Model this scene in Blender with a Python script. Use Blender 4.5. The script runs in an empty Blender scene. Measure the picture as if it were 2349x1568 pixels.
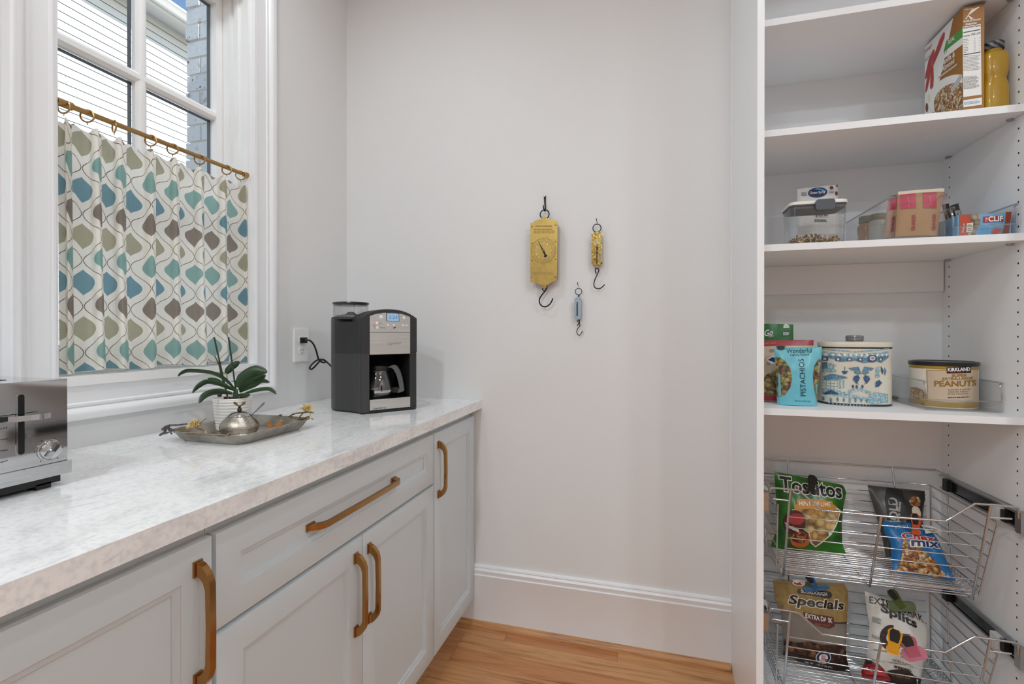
import bpy, bmesh, math, random
from mathutils import Vector, Matrix
random.seed(7)
sc = bpy.context.scene
col = sc.collection
PI = math.pi
# ------------------------------------------------------------------ camera
F, YAW, PIT, CY, CX, HC = 1118.7, .2802, .003586, 770.36, 1174.5, 1.183
cd = bpy.data.cameras.new('camera'); cam = bpy.data.objects.new('camera', cd); col.objects.link(cam)
cam.location = (0, 0, HC); cam.rotation_euler = (PI/2 - PIT, 0, YAW)
cd.sensor_width = 36; cd.lens = F/2349*36; cd.shift_y = (CY - 784)/2349; cd.clip_start = .02; cd.clip_end = 200
sc.camera = cam
# ------------------------------------------------------------------ world, sun, exposure
w = bpy.data.worlds.new('world'); sc.world = w; w.use_nodes = True
nt = w.node_tree; nt.nodes.clear()
sky = nt.nodes.new('ShaderNodeTexSky'); sky.sky_type = 'NISHITA'; sky.sun_disc = False
sky.sun_elevation = math.radians(30); sky.sun_rotation = math.radians(90); sky.altitude = 200; sky.air_density = 1.0; sky.dust_density = .4; sky.ozone_density = 2.0
bgn = nt.nodes.new('ShaderNodeBackground'); bgn.inputs['Strength'].default_value = .22
won = nt.nodes.new('ShaderNodeOutputWorld')
nt.links.new(sky.outputs[0], bgn.inputs[0]); nt.links.new(bgn.outputs[0], won.inputs[0])
sl = bpy.data.lights.new('sun', 'SUN'); sl.energy = 3.7; sl.angle = .009; sl.color = (1, .97, .92)
so = bpy.data.objects.new('sun', sl); col.objects.link(so)
so.rotation_euler = Vector((-1, .12, -.70)).to_track_quat('-Z', 'Y').to_euler(); so.location = (8, -1, 6)
CEIL = 2.74
LAMPS = [(-.95, .95, 4.4), (.3, .65, 4.2), (-.55, -.9, 18.0), (-.55, -1.7, 19.0), (1.6, -.2, 15.0), (1.6, -1.0, 16.0)]   # x, y, watts of ceiling lights; the last four are unseen, added as fill
sc.cycles.max_bounces = 16; sc.cycles.diffuse_bounces = 9; sc.cycles.transparent_max_bounces = 24
vs = sc.view_settings
vs.view_transform = 'Standard'; vs.look = 'None'; vs.gamma = 1; vs.use_curve_mapping = False; vs.exposure = 0.0
# ------------------------------------------------------------------ pixel helpers (a pixel gives a direction; the plane gives the distance)
_c, _s = math.cos(YAW), math.sin(YAW)
_R = Vector((_c, _s, 0)); _fw = Vector((-_s, _c, 0)); _Z = Vector((0, 0, 1))
_FW = _fw*math.cos(PIT) - _Z*math.sin(PIT); _UP = _fw*math.sin(PIT) + _Z*math.cos(PIT)
EYE = Vector((0, 0, HC))
def ray(px, py): return _FW + _R*((px-CX)/F) - _UP*((py-CY)/F)
def on(ax, val, px, py):
    d = ray(px, py); return EYE + d*((val-EYE[ax])/d[ax])
def onx(v, px, py): return on(0, v, px, py)
def ony(v, px, py): return on(1, v, px, py)
def onz(v, px, py): return on(2, v, px, py)
def zz(ox, oy, s):
    def f(*p): return [(ox + p[i]/s, oy + p[i+1]/s) for i in range(0, len(p), 2)]
    return f
# ------------------------------------------------------------------ materials
def s2l(c): return c/12.92 if c <= .04045 else ((c+.055)/1.055)**2.4
def C(h):
    if isinstance(h, str):
        h = h.lstrip('#'); return tuple(s2l(int(h[i:i+2], 16)/255) for i in (0, 2, 4)) + (1,)
    return tuple(h) + (1,) if len(h) == 3 else tuple(h)
_mc = {}
class NT:
    def __init__(s, name):
        s.m = bpy.data.materials.new(name); s.m.use_nodes = True; s.t = s.m.node_tree; s.t.nodes.clear()
        s.out = s.n('ShaderNodeOutputMaterial')
    def n(s, typ, **k):
        x = s.t.nodes.new(typ)
        for a, b in k.items(): setattr(x, a, b)
        return x
    def l(s, a, b): s.t.links.new(a, b)
    def set(s, sock, v):
        if hasattr(v, 'is_output'): s.l(v, sock)
        else: sock.default_value = v
    def math(s, op, a, b=0.0, c=None):
        x = s.n('ShaderNodeMath', operation=op); s.set(x.inputs[0], a); s.set(x.inputs[1], b)
        if c is not None: s.set(x.inputs[2], c)
        return x.outputs[0]
    def mix(s, f, a, b):
        x = s.n('ShaderNodeMix', data_type='RGBA'); s.set(x.inputs[0], f); s.set(x.inputs[6], a); s.set(x.inputs[7], b); return x.outputs[2]
    def tex(s, typ, vec, **k):
        x = s.n(typ); s.l(vec, x.inputs['Vector'])
        for a, b in k.items(): x.inputs[a].default_value = b
        return x
    def obj(s): return s.n('ShaderNodeTexCoord').outputs['Object']
    def mapping(s, vec, scale=(1, 1, 1), rot=(0, 0, 0), loc=(0, 0, 0)):
        x = s.n('ShaderNodeMapping'); s.l(vec, x.inputs[0]); x.inputs['Scale'].default_value = scale; x.inputs['Rotation'].default_value = rot; x.inputs['Location'].default_value = loc
        return x.outputs[0]
    def ramp(s, fac, stops, interp='LINEAR'):
        x = s.n('ShaderNodeValToRGB'); x.color_ramp.interpolation = interp; e = x.color_ramp.elements
        while len(e) < len(stops): e.new(.5)
        for i, (p, c) in enumerate(stops): e[i].position = p; e[i].color = C(c)
        s.l(fac, x.inputs[0]); return x.outputs[0]
    def bump(s, h, strength, dist=.001):
        x = s.n('ShaderNodeBump'); x.inputs['Strength'].default_value = strength; x.inputs['Distance'].default_value = dist; s.l(h, x.inputs['Height']); return x.outputs[0]
    def prin(s, col, rough=.5, metal=0., spec=.5, normal=None, **k):
        p = s.n('ShaderNodeBsdfPrincipled'); s.set(p.inputs['Base Color'], col); s.set(p.inputs['Roughness'], rough); s.set(p.inputs['Metallic'], metal)
        p.inputs['Specular IOR Level'].default_value = spec
        for a, b in k.items(): s.set(p.inputs[a.replace('_', ' ')], b)
        if normal is not None: s.l(normal, p.inputs['Normal'])
        s.l(p.outputs[0], s.out.inputs[0]); return p
def pm(name, colr, rough=.5, metal=0., spec=.5, noise=.04, nscale=30, bump=0., bscale=300, **k):
    if name in _mc: return _mc[name]
    t = NT(name); o = t.obj(); c = C(colr)
    nz = t.tex('ShaderNodeTexNoise', o, Scale=nscale, Detail=3.0)
    lo = tuple(x*(1-noise) for x in c[:3]) + (1,); hi = tuple(min(1, x*(1+noise)) for x in c[:3]) + (1,)
    cc = t.mix(nz.outputs[0], lo, hi); nrm = None
    if bump:
        b = t.tex('ShaderNodeTexNoise', o, Scale=bscale, Detail=2.0); nrm = t.bump(b.outputs[0], bump)
    t.prin(cc, rough, metal, spec, nrm, **k); _mc[name] = t.m; return t.m
def clear(name, tint=(.96, .97, .97), gloss=.12, rough=.02):
    # thin clear plastic / glass: straight-through transparency with a Fresnel reflection
    if name in _mc: return _mc[name]
    t = NT(name); tr = t.n('ShaderNodeBsdfTransparent'); tr.inputs[0].default_value = C(tint)
    gl = t.n('ShaderNodeBsdfGlossy'); gl.inputs['Roughness'].default_value = rough
    lw = t.n('ShaderNodeLayerWeight'); lw.inputs['Blend'].default_value = .5; fr = t.math('POWER', lw.outputs['Facing'], 3.5)
    nz = t.tex('ShaderNodeTexNoise', t.obj(), Scale=9.0)
    f = t.math('MULTIPLY_ADD', fr, .7, gloss*.35); f = t.math('MULTIPLY', f, t.math('MULTIPLY_ADD', nz.outputs[0], .3, .85))
    mx = t.n('ShaderNodeMixShader'); t.l(f, mx.inputs[0]); t.l(tr.outputs[0], mx.inputs[1]); t.l(gl.outputs[0], mx.inputs[2])
    t.l(mx.outputs[0], t.out.inputs[0]); _mc[name] = t.m; return t.m
def chunks(name, cols, scale=90, rough=.5, bump=.8, lines=None):
    # nuts, chips, cereal printed on a pack: voronoi cells of mixed colours
    if name in _mc: return _mc[name]
    t = NT(name); o = t.obj(); nz = t.tex('ShaderNodeTexNoise', o, Scale=scale*.4)
    vv = t.n('ShaderNodeVectorMath', operation='MULTIPLY_ADD'); t.l(nz.outputs['Color'], vv.inputs[0]); vv.inputs[1].default_value = (.02,)*3; t.l(o, vv.inputs[2])
    v = t.tex('ShaderNodeTexVoronoi', vv.outputs[0], Scale=scale)
    sp = t.n('ShaderNodeSeparateColor'); t.l(v.outputs['Color'], sp.inputs[0])
    n = len(cols); base = t.ramp(sp.outputs[0], [(i/n, c) for i, c in enumerate(cols)], 'CONSTANT')
    dk = t.ramp(v.outputs['Distance'], [(0, (1, 1, 1)), (.35, (.92, .92, .92)), (.75, (.3, .3, .3))])
    mu = t.n('ShaderNodeMix', data_type='RGBA', blend_type='MULTIPLY'); mu.inputs[0].default_value = 1; t.l(base, mu.inputs[6]); t.l(dk, mu.inputs[7])
    inv = t.math('SUBTRACT', 1.0, v.outputs['Distance'])
    t.prin(mu.outputs[2], rough, normal=t.bump(inv, bump, .004)); _mc[name] = t.m; return t.m
# ------------------------------------------------------------------ mesh helpers
WM = {}
class G:
    def __init__(s, M=None): s.bm = bmesh.new(); s.M = M or Matrix()
    def v(s, co): return s.bm.verts.new(s.M @ Vector(co))
    def face(s, vs):
        try: return s.bm.faces.new(vs)
        except ValueError: return None
    def box(s, a, b, bev=0, seg=2):
        x0, y0, z0 = (min(a[i], b[i]) for i in range(3)); x1, y1, z1 = (max(a[i], b[i]) for i in range(3))
        q = [s.v(p) for p in ((x0,y0,z0),(x1,y0,z0),(x1,y1,z0),(x0,y1,z0),(x0,y0,z1),(x1,y0,z1),(x1,y1,z1),(x0,y1,z1))]
        fs = [s.face([q[i] for i in f]) for f in ((3,2,1,0),(4,5,6,7),(0,1,5,4),(1,2,6,5),(2,3,7,6),(3,0,4,7))]
        if bev: s.bevel(fs, bev, seg)
        return s
    def bevel(s, fs, bev, seg=2, ang=25):
        es = {e for f in fs if f for e in f.edges if len(e.link_faces) == 2 and e.calc_face_angle(0) > math.radians(ang)}
        bmesh.ops.bevel(s.bm, geom=list(es), offset=bev, segments=seg, affect='EDGES', profile=.5, clamp_overlap=True)
    def loft(s, loops, close=True, caps=(True, True)):
        L = [[s.v(p) for p in lp] for lp in loops]; n = len(L[0]); fs = []
        for a, b in zip(L, L[1:]):
            for i in range(n if close else n-1):
                j = (i+1) % n; fs.append(s.face([a[i], a[j], b[j], b[i]]))
        if caps[0]: fs.append(s.face(L[0][::-1]))
        if caps[1]: fs.append(s.face(L[-1]))
        return fs
    def lathe(s, prof, c=(0, 0, 0), n=32, caps=(True, True), sx=1, sy=1):
        return s.loft([[(c[0]+r*sx*math.cos(2*PI*i/n), c[1]+r*sy*math.sin(2*PI*i/n), c[2]+z) for i in range(n)] for r, z in prof], True, caps)
    def cyl(s, p0, p1, r0, r1=None, n=16):
        return s.tube([p0, p1], [r0, r0 if r1 is None else r1], n)
    def tube(s, pts, r, n=8, closed=False, caps=True):
        P = [Vector(p) for p in pts]; m = len(P); rr = r if isinstance(r, (list, tuple)) else [r]*m
        loops = []; nrm = None
        for i in range(m):
            if closed: t = P[(i+1) % m] - P[i-1]
            else: t = P[min(i+1, m-1)] - P[max(i-1, 0)]
            t.normalize()
            if nrm is None:
                nrm = t.orthogonal().normalized()
            else:
                nrm = (nrm - t*nrm.dot(t)); nrm = nrm.normalized() if nrm.length > 1e-6 else t.orthogonal().normalized()
            b = t.cross(nrm)
            loops.append([P[i] + (nrm*math.cos(2*PI*k/n) + b*math.sin(2*PI*k/n))*rr[i] for k in range(n)])
        if closed:
            # align the closing loop
            L = [[s.v(p) for p in lp] for lp in loops]
            best = min(range(n), key=lambda k: (L[-1][0].co - L[0][k].co).length)
            for a in range(m):
                A = L[a]; B = L[(a+1) % m]; off = best if a == m-1 else 0
                for i in range(n): s.face([A[i], A[(i+1) % n], B[(i+1+off) % n], B[(i+off) % n]])
            return
        return s.loft(loops, True, (caps, caps))
    def ring(s, c, ax, R, r, n=28, k=8, a0=0, a1=2*PI):
        ax = Vector(ax).normalized(); u = ax.orthogonal().normalized(); w = ax.cross(u); c = Vector(c)
        cl = abs(a1-a0-2*PI) < 1e-6
        pts = [c + (u*math.cos(a0+(a1-a0)*i/(n if cl else n-1)) + w*math.sin(a0+(a1-a0)*i/(n if cl else n-1)))*R for i in range(n)]
        s.tube(pts, r, k, cl)
    def sphere(s, c, r, n=12, sc=(1, 1, 1)):
        prof = [(math.sin(PI*i/n), -math.cos(PI*i/n)) for i in range(n+1)]
        prof[0] = (.02, -1); prof[-1] = (.02, 1)
        return s.loft([[(c[0]+r*sc[0]*q*math.cos(2*PI*k/(n+4)), c[1]+r*sc[1]*q*math.sin(2*PI*k/(n+4)), c[2]+r*sc[2]*z) for k in range(n+4)] for q, z in prof])
    def prism(s, poly, o, ex, ey, ez, bev=0, seg=2):
        o, ex, ey, ez = Vector(o), Vector(ex), Vector(ey), Vector(ez)
        fs = s.loft([[o+ex*x+ey*y for x, y in poly], [o+ex*x+ey*y+ez for x, y in poly]])
        if bev: s.bevel(fs, bev, seg)
        return fs
    def grid(s, f, nu, nv):
        V = [[s.v(f(i/nu, j/nv)) for i in range(nu+1)] for j in range(nv+1)]
        for j in range(nv):
            for i in range(nu): s.face([V[j][i], V[j][i+1], V[j+1][i+1], V[j+1][i]])
        return V
    def done(s, name, mat, parent=None, smooth=35, fix=True):
        bm = s.bm
        if parent is not None:
            inv = WM[parent.name].inverted(); bmesh.ops.transform(bm, matrix=inv, verts=bm.verts)
        if fix: bmesh.ops.recalc_face_normals(bm, faces=bm.faces)
        if smooth:
            th = math.radians(smooth)
            for f in bm.faces: f.smooth = True
            for e in bm.edges: e.smooth = not (len(e.link_faces) == 2 and e.calc_face_angle(0) > th)
        me = bpy.data.meshes.new(name); bm.to_mesh(me); bm.free()
        if mat: me.materials.append(mat)
        o = bpy.data.objects.new(name, me); col.objects.link(o)
        if parent is not None: o.parent = parent; WM[o.name] = WM[parent.name]
        else: WM[o.name] = Matrix()
        return o
def tag(o, label=None, cat=None, group=None, kind=None):
    if label: o['label'] = label
    if cat: o['category'] = cat
    if group: o['group'] = group
    if kind: o['kind'] = kind
    return o
def thing(name, label, cat, loc=(0, 0, 0), rz=0, group=None):
    o = bpy.data.objects.new(name, None); col.objects.link(o); o.empty_display_size = .05
    o.location = loc; o.rotation_euler = (0, 0, rz)
    WM[o.name] = Matrix.Translation(Vector(loc)) @ Matrix.Rotation(rz, 4, 'Z')
    return tag(o, label, cat, group)
def struct(g, name, mat, smooth=35): return tag(g.done(name, mat, None, smooth), kind='structure')
def piece(src, name, loc, parent, scale=(1, 1, 1), rot=(0, 0, 0), mat=None):
    o = src.copy() if not isinstance(src, bpy.types.Mesh) else bpy.data.objects.new(name, src)
    o.name = name; col.objects.link(o); o.parent = parent; o.location = loc; o.scale = scale; o.rotation_euler = rot
    return o
def bez(pts, n=8):
    # Catmull-Rom through the points
    P = [Vector(p) for p in pts]; out = []
    for i in range(len(P)-1):
        a, b, c, d = P[max(i-1, 0)], P[i], P[i+1], P[min(i+2, len(P)-1)]
        for k in range(n):
            t = k/n; out.append(.5*((2*b) + (c-a)*t + (2*a-5*b+4*c-d)*t*t + (3*b-a-3*c+d)*t**3))
    out.append(P[-1]); return out
def rrect(w, h, r, n=5):
    pts = []
    for cx, cy, a in ((w/2-r, h/2-r, 0), (-w/2+r, h/2-r, PI/2), (-w/2+r, -h/2+r, PI), (w/2-r, -h/2+r, 1.5*PI)):
        for k in range(n+1): pts.append((cx+r*math.cos(a+PI/2*k/n), cy+r*math.sin(a+PI/2*k/n)))
    return pts
# ------------------------------------------------------------------ prints on surfaces
class Surf:
    """A front surface: plane (o, ex, ey, n) plus an optional relief f(x, y); prints are laid on it."""
    def __init__(s, o, ex, ey, relief=None, dx=None):
        s.o = Vector(o); s.ex = Vector(ex).normalized(); s.ey = (Vector(ey) - s.ex*Vector(ey).dot(s.ex)).normalized()
        s.n = s.ex.cross(s.ey).normalized()
        if s.n.dot(EYE - s.o) < 0: s.n = -s.n
        s.f = relief
    def xy(s, px, py):
        d = ray(px, py); t = (s.o-EYE).dot(s.n)/d.dot(s.n); p = EYE + d*t - s.o
        return p.dot(s.ex), p.dot(s.ey)
    def P(s, x, y, h=0): return s.o + s.ex*x + s.ey*y + s.n*((s.f(x, y) if s.f else 0) + h)
    def px(s, px, py, h=0):
        x, y = s.xy(px, py); return s.P(x, y, h)
def _decal(S, verts, faces, name, mat, parent, h, cut):
    bm = bmesh.new(); V = [bm.verts.new((x, y, 0)) for x, y in verts]
    for f in faces:
        try: bm.faces.new([V[i] for i in f])
        except ValueError: pass
    if cut:
        for ax in (0, 1):
            lo = min(v.co[ax] for v in bm.verts); hi = max(v.co[ax] for v in bm.verts)
            k = math.floor(lo/cut)+1
            while k*cut < hi:
                no = [0, 0, 0]; no[ax] = 1; co = [0, 0, 0]; co[ax] = k*cut
                bmesh.ops.bisect_plane(bm, geom=bm.verts[:]+bm.edges[:]+bm.faces[:], plane_co=co, plane_no=no); k += 1
    for f in bm.faces:
        f.normal_update()
    for v in bm.verts: v.co = S.P(v.co.x, v.co.y, h)
    bm.normal_update()
    for f in bm.faces:
        if f.normal.dot(S.n) < 0: f.normal_flip()
    g = G(); g.bm.free(); g.bm = bm
    return g.done(name, mat, parent, smooth=60 if cut else 0, fix=False)
def pd(S, pts, mat, parent, name='print', h=.0004, cut=None):
    """polygon given in photo pixels"""
    q = [S.xy(*p) for p in pts]
    return _decal(S, q, [list(range(len(q)))], name, mat, parent, h, cut)
def pdm(S, polys, mat, parent, name='print', h=.0004, cut=None):
    vs_, fs = [], []
    for pts in polys:
        b = len(vs_); vs_ += [S.xy(*p) for p in pts]; fs.append(list(range(b, b+len(pts))))
    return _decal(S, vs_, fs, name, mat, parent, h, cut)
_tc = {}
def text2d(t, bold=0., shear=0., space=1.):
    k = (t, bold, shear, space)
    if k not in _tc:
        cu = bpy.data.curves.new('t', 'FONT'); cu.body = t; cu.offset = bold; cu.shear = shear; cu.resolution_u = 3; cu.space_character = space
        ob = bpy.data.objects.new('t', cu); me = bpy.data.meshes.new_from_object(ob)
        V = [(v.co.x, v.co.y) for v in me.vertices]; Fc = [tuple(p.vertices) for p in me.polygons]
        bpy.data.objects.remove(ob); bpy.data.meshes.remove(me); bpy.data.curves.remove(cu)
        _tc[k] = (V, Fc)
    return _tc[k]
def ptx(S, t, p0, p1, hpx, mat, parent, name='lettering', h=.0007, bold=.0, shear=0., cut=None, up=None, space=1., grow=0., arc=0.):
    """text fitted between pixel p0 (lower left) and p1 (lower right) with the height hpx in pixels"""
    V, Fc = text2d(t, bold, shear, space)
    if not V: return None
    B, _ = text2d(t, 0., shear, space)
    x0 = min(v[0] for v in B); x1 = max(v[0] for v in B); y0 = min(v[1] for v in B); y1 = max(v[1] for v in B)
    up = up or (0, -hpx); q = []
    for x, y in V:
        a = (x-x0)/(x1-x0); b = (y-y0)/(y1-y0)
        b2 = b + arc*(4*a*(1-a))
        q.append(S.xy(p0[0]+(p1[0]-p0[0])*a+up[0]*b2, p0[1]+(p1[1]-p0[1])*a+up[1]*b2))
    return _decal(S, q, Fc, name, mat, parent, h, cut)
def ell(c, rx, ry, n=24, rot=0):
    return [(c[0]+rx*math.cos(a)*math.cos(rot)-ry*math.sin(a)*math.sin(rot), c[1]+rx*math.cos(a)*math.sin(rot)+ry*math.sin(a)*math.cos(rot)) for a in (2*PI*i/n for i in range(n))]
def bars(S, p0, p1, rows, th, mat, parent, name='fine_print', ragged=.25, h=.0006, cut=None, seed=1, dy=None):
    """rows of illegible fine print as thin broken bars inside the pixel rectangle p0 (top left) .. p1 (bottom right)"""
    rd = random.Random(seed); polys = []; 
    for i in range(rows):
        y = p0[1] + (p1[1]-p0[1])*(i+.5)/rows; x = p0[0]; e = p1[0] - (p1[0]-p0[0])*ragged*rd.random()
        while x < e:
            ln = (p1[0]-p0[0])*rd.uniform(.06, .2); x2 = min(e, x+ln); k = (dy or 0)
            polys.append([(x, y+th/2+k*(x-p0[0])), (x2, y+th/2+k*(x2-p0[0])), (x2, y-th/2+k*(x2-p0[0])), (x, y-th/2+k*(x-p0[0]))]); x = x2 + (p1[0]-p0[0])*.025
    return pdm(S, polys, mat, parent, name, h, cut)
# ================================================================== SETTING
D, W = 1.884, -1.307            # back wall plane, window wall plane
CT, CB, CF = .914, .880, -.671  # countertop top, underside, front edge
DX = -.697                      # cabinet door fronts
wallm = pm('wall_paint', '#e3e3e3', .55, noise=.012, nscale=6, bump=.03, bscale=500)
trimm = pm('trim_paint', '#ecedef', .35, noise=.01, nscale=8)
cabm = pm('cabinet_paint', '#ccd4d8', .38, noise=.012, nscale=10)
YB0, YB1, XR0 = -4.0, 1.884, 2.3   # room behind and beside the camera
WO = (.775, 1.345, 1.075, 2.345)    # window opening y0 y1 z0 z1
g = G()
y0, y1, z0, z1 = WO
for a, b in (((W-.19, YB0-.1, -.02), (W, y0, CEIL+.1)), ((W-.19, y1, -.02), (W, D, CEIL+.1)), ((W-.19, y0, -.02), (W, y1, z0)), ((W-.19, y0, z1), (W, y1, CEIL+.1))): g.box(a, b)
struct(g, 'wall_left', wallm)
g = G(); g.box((W-.19, D, -.02), (.287, D+.12, CEIL+.1)); struct(g, 'wall_back', wallm)
g = G(); g.box((.94, 1.4424, -.02), (XR0+.1, 1.56, CEIL+.1)); g.box((.941, 1.56, -.02), (1.06, 2.08, CEIL+.1)); g.box((.2877, 1.962, -.02), (1.06, 2.08, CEIL+.1)); g.box((.2703, 1.4424, 2.5), (.95, 2.0, CEIL+.1)); struct(g, 'wall_pantry', wallm)
g = G(); g.box((XR0, YB0-.1, -.02), (XR0+.1, -1.25, CEIL+.1)); g.box((XR0, -.35, -.02), (XR0+.1, 1.5, CEIL+.1)); g.box((XR0, -1.25, 2.06), (XR0+.1, -.35, CEIL+.1)); struct(g, 'wall_right', wallm)
g = G(); g.box((W-.19, YB0-.1, -.02), (XR0+.1, YB0, CEIL+.1)); struct(g, 'wall_front', wallm)
g = G(); g.box((W-.19, YB0-.1, CEIL), (XR0+.1, 2.08, CEIL+.12)); struct(g, 'ceiling', pm('ceiling_paint', '#f4f5f6', .8))
# unseen dark wooden door, added for the chrome toaster to reflect
t = NT('added_door_wood'); o = t.obj(); wv = t.tex('ShaderNodeTexNoise', t.mapping(o, (14, 14, 1.2)), Scale=3.0, Detail=6.0)
t.prin(t.ramp(wv.outputs[0], [(.3, '#2c1d14'), (.7, '#4d3524')]), .4)
g = G(); g.box((XR0+.02, -1.25, 0), (XR0+.06, -.35, 2.06))
for zz0, zz1 in ((.15, .95), (1.08, 1.92)):
    for ya, yb in ((-1.13, -.86), (-.74, -.47)): g.box((XR0+.012, ya, zz0), (XR0+.03, yb, zz1), .006)
d1 = struct(g, 'added_door_1', t.m)
# ---- floor of oak planks
t = NT('oak_plank'); o = t.n('ShaderNodeNewGeometry').outputs['Position']; oi = t.n('ShaderNodeObjectInfo')
sp = t.n('ShaderNodeVectorMath', operation='MULTIPLY_ADD'); t.l(oi.outputs['Random'], sp.inputs[0]); sp.inputs[1].default_value = (13, 7, 5); t.l(o, sp.inputs[2])
gr = t.tex('ShaderNodeTexNoise', t.mapping(sp.outputs[0], (1.6, 26, 26)), Scale=2.2, Detail=7.0, Distortion=.9)
fi = t.tex('ShaderNodeTexNoise', t.mapping(sp.outputs[0], (6, 240, 240)), Scale=2.0, Detail=3.0)
base = t.ramp(oi.outputs['Random'], [(0, '#c98f60'), (.35, '#d4a06c'), (.65, '#c88a5a'), (1, '#dcac76')])
dark = t.ramp(gr.outputs[0], [(.26, '#7d5233'), (.38, '#dcc4aa'), (.55, '#ffffff'), (.8, '#ecd6c0')])
mu = t.n('ShaderNodeMix', data_type='RGBA', blend_type='MULTIPLY'); mu.inputs[0].default_value = .75; t.l(base, mu.inputs[6]); t.l(dark, mu.inputs[7])
mu2 = t.n('ShaderNodeMix', data_type='RGBA', blend_type='MULTIPLY'); mu2.inputs[0].default_value = .25; t.l(mu.outputs[2], mu2.inputs[6]); t.l(fi.outputs[0], mu2.inputs[7])
t.prin(mu2.outputs[2], .33, normal=t.bump(gr.outputs[0], .08)); oak = t.m
flo = thing('floor', None, None); flo['kind'] = 'structure'
g = G(); g.box((W-.19, YB0-.1, -.06), (XR0+.1, 2.08, -.004)); g.done('subfloor', pm('subfloor', '#4a3020', .8), flo)
PW = .083
g = G(); g.box((0, -PW/2+.0004, -.01), (1, PW/2-.0004, 0), .0006, 1)
plm = g.done('plank', oak); plmesh = plm.data; bpy.data.objects.remove(plm)
jx = onz(0, 1416, 1510).x
row = 0; y = D - .004 - PW/2
while y > YB0:
    x = W; ends = []
    if row == 0: ends = [-.55, jx, jx+1.1]
    elif row == 1: ends = [onz(0, 1058, 1464).x, .85]
    elif row == 2: ends = [onz(0, 1030, 1512).x, .62]
    else:
        e = W + random.uniform(.3, 1.0)
        while e < XR0: ends.append(e); e += random.uniform(.6, 1.3)
    ends = [e for e in ends if e < XR0] + [XR0]
    for e in ends:
        L = e - x
        if L < .02: continue
        piece(plmesh, 'plank', (x+.0004, y, 0), flo, (L-.0008, 1, 1)); x = e
    y -= PW; row += 1
# ---- baseboard, shoe moulding
def sweep_y(g, prof, x0, x1, yw, sgn=-1):
    # profile (out from the wall, height) along X
    g.loft([[(x0, yw+sgn*d, z) for d, z in prof], [(x1, yw+sgn*d, z) for d, z in prof]])
bprof = [(0, 0), (.016, 0), (.016, .196), (.0175, .199), (.0175, .203), (.013, .205), (.015, .212), (.017, .222), (.013, .2265), (.009, .229), (.012, .233), (.010, .2385), (.004, .2415), (0, .2415)]
g = G(); sweep_y(g, bprof, -.775, .2703, D); struct(g, 'baseboard_back', trimm)
g = G(); n = 8; q = [(.016, 0), (.036, 0)] + [(.017+.019*math.cos(a), .001+.019*math.sin(a)) for a in (PI/2*i/n for i in range(n+1))] + [(.016, .02)]
sweep_y(g, q, -.775, .2665, D)
t = NT('oak_shoe'); o = t.obj(); gr = t.tex('ShaderNodeTexNoise', t.mapping(o, (2, 40, 40)), Scale=2.5, Detail=6.0)
t.prin(t.ramp(gr.outputs[0], [(.3, '#8a5c38'), (.5, '#c08a5a'), (.75, '#cd9a68')]), .35)
struct(g, 'trim_1', t.m)
# ---- wire scribe strip between the back wall and the pantry end panel
g = G(); g.box((.2703-.004, D-.006, 0), (.2703, D, 2.5), .001, 1); struct(g, 'trim_2', trimm)
# ================================================================== WINDOW
wn = thing('window_1', None, None, (W, 1.06, 1.08)); wn['kind'] = 'structure'
whitem = pm('window_paint', '#efefee', .3, noise=.01)
y0, y1, z0, z1 = WO
prof = [(0, 0), (0, .013), (.003, .016), (.009, .018), (.013, .0145), (.016, .0135), (.050, .0155), (.053, .0195), (.058, .0195), (.061, .016), (.064, .020), (.070, .0265), (.076, .0295), (.086, .0295), (.090, .027), (.090, 0)]
g = G(); g.loft([[(W+h, a, b) for a, b in ((y0-t_, z0-.002-t_), (y1+t_, z0-.002-t_), (y1+t_, z1+t_), (y0-t_, z1+t_))] for t_, h in prof], True, (False, False))
g.done('casing', trimm, wn)
g = G(); g.box((W-.105, y0+.001, z0-.012), (W+.021, y1+.008, z0+.010), .008, 3); g.done('stool', whitem, wn)
# jamb lining and stops
g = G()
for a, b in ((y0, y0+.012), (y1-.012, y1)): g.box((W-.17, a, z0), (W-.001, b, z1))
g.box((W-.17, y0, z1-.012), (W-.001, y1, z1)); g.done('jamb', whitem, wn)
g = G()
for a, b in ((y0+.012, y0+.024), (y1-.024, y1-.012)): g.box((W-.092, a, z0), (W-.064, b, z1-.012), .003); g.box((W-.05, a if a < 1 else a+.004, z0), (W-.035, b if a > 1 else b-.004, z1-.012), .003)
g.box((W-.092, y0+.012, z1-.024), (W-.064, y1-.012, z1-.012), .003); g.done('stop_moulding', whitem, wn)
XS = W - .094    # room face of the sash
sy0, sy1, sz0, sz1 = y0+.013, y1-.013, z0+.012, z1-.013
st = .036
sash = G()
def bev_bar(g, a, b): g.box(a, b, .004, 2)
bev_bar(sash, (XS-.04, sy0, sz0), (XS, sy0+st, sz1)); bev_bar(sash, (XS-.04, sy1-st, sz0), (XS, sy1, sz1))
bev_bar(sash, (XS-.04, sy0+st-.001, sz1-.045), (XS-.0005, sy1-st+.001, sz1)); bev_bar(sash, (XS-.04, sy0+st-.001, sz0), (XS-.0005, sy1-st+.001, sz0+.065))
sa = sash.done('sash', whitem, wn)
ym = 1.051; mz = [1.914, 1.543]
g = G(); g.loft([[(XS-.02+d, ym+s_*w_, zc) for d, s_, w_ in ((0, -1, .017), (.012, -1, .016), (.018, -1, .009), (.020, -1, .006), (.020, 1, .006), (.018, 1, .009), (.012, 1, .016), (0, 1, .017))] for zc in (sz0+.06, sz1-.04)]); g.done('muntin', whitem, wn)
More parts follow.
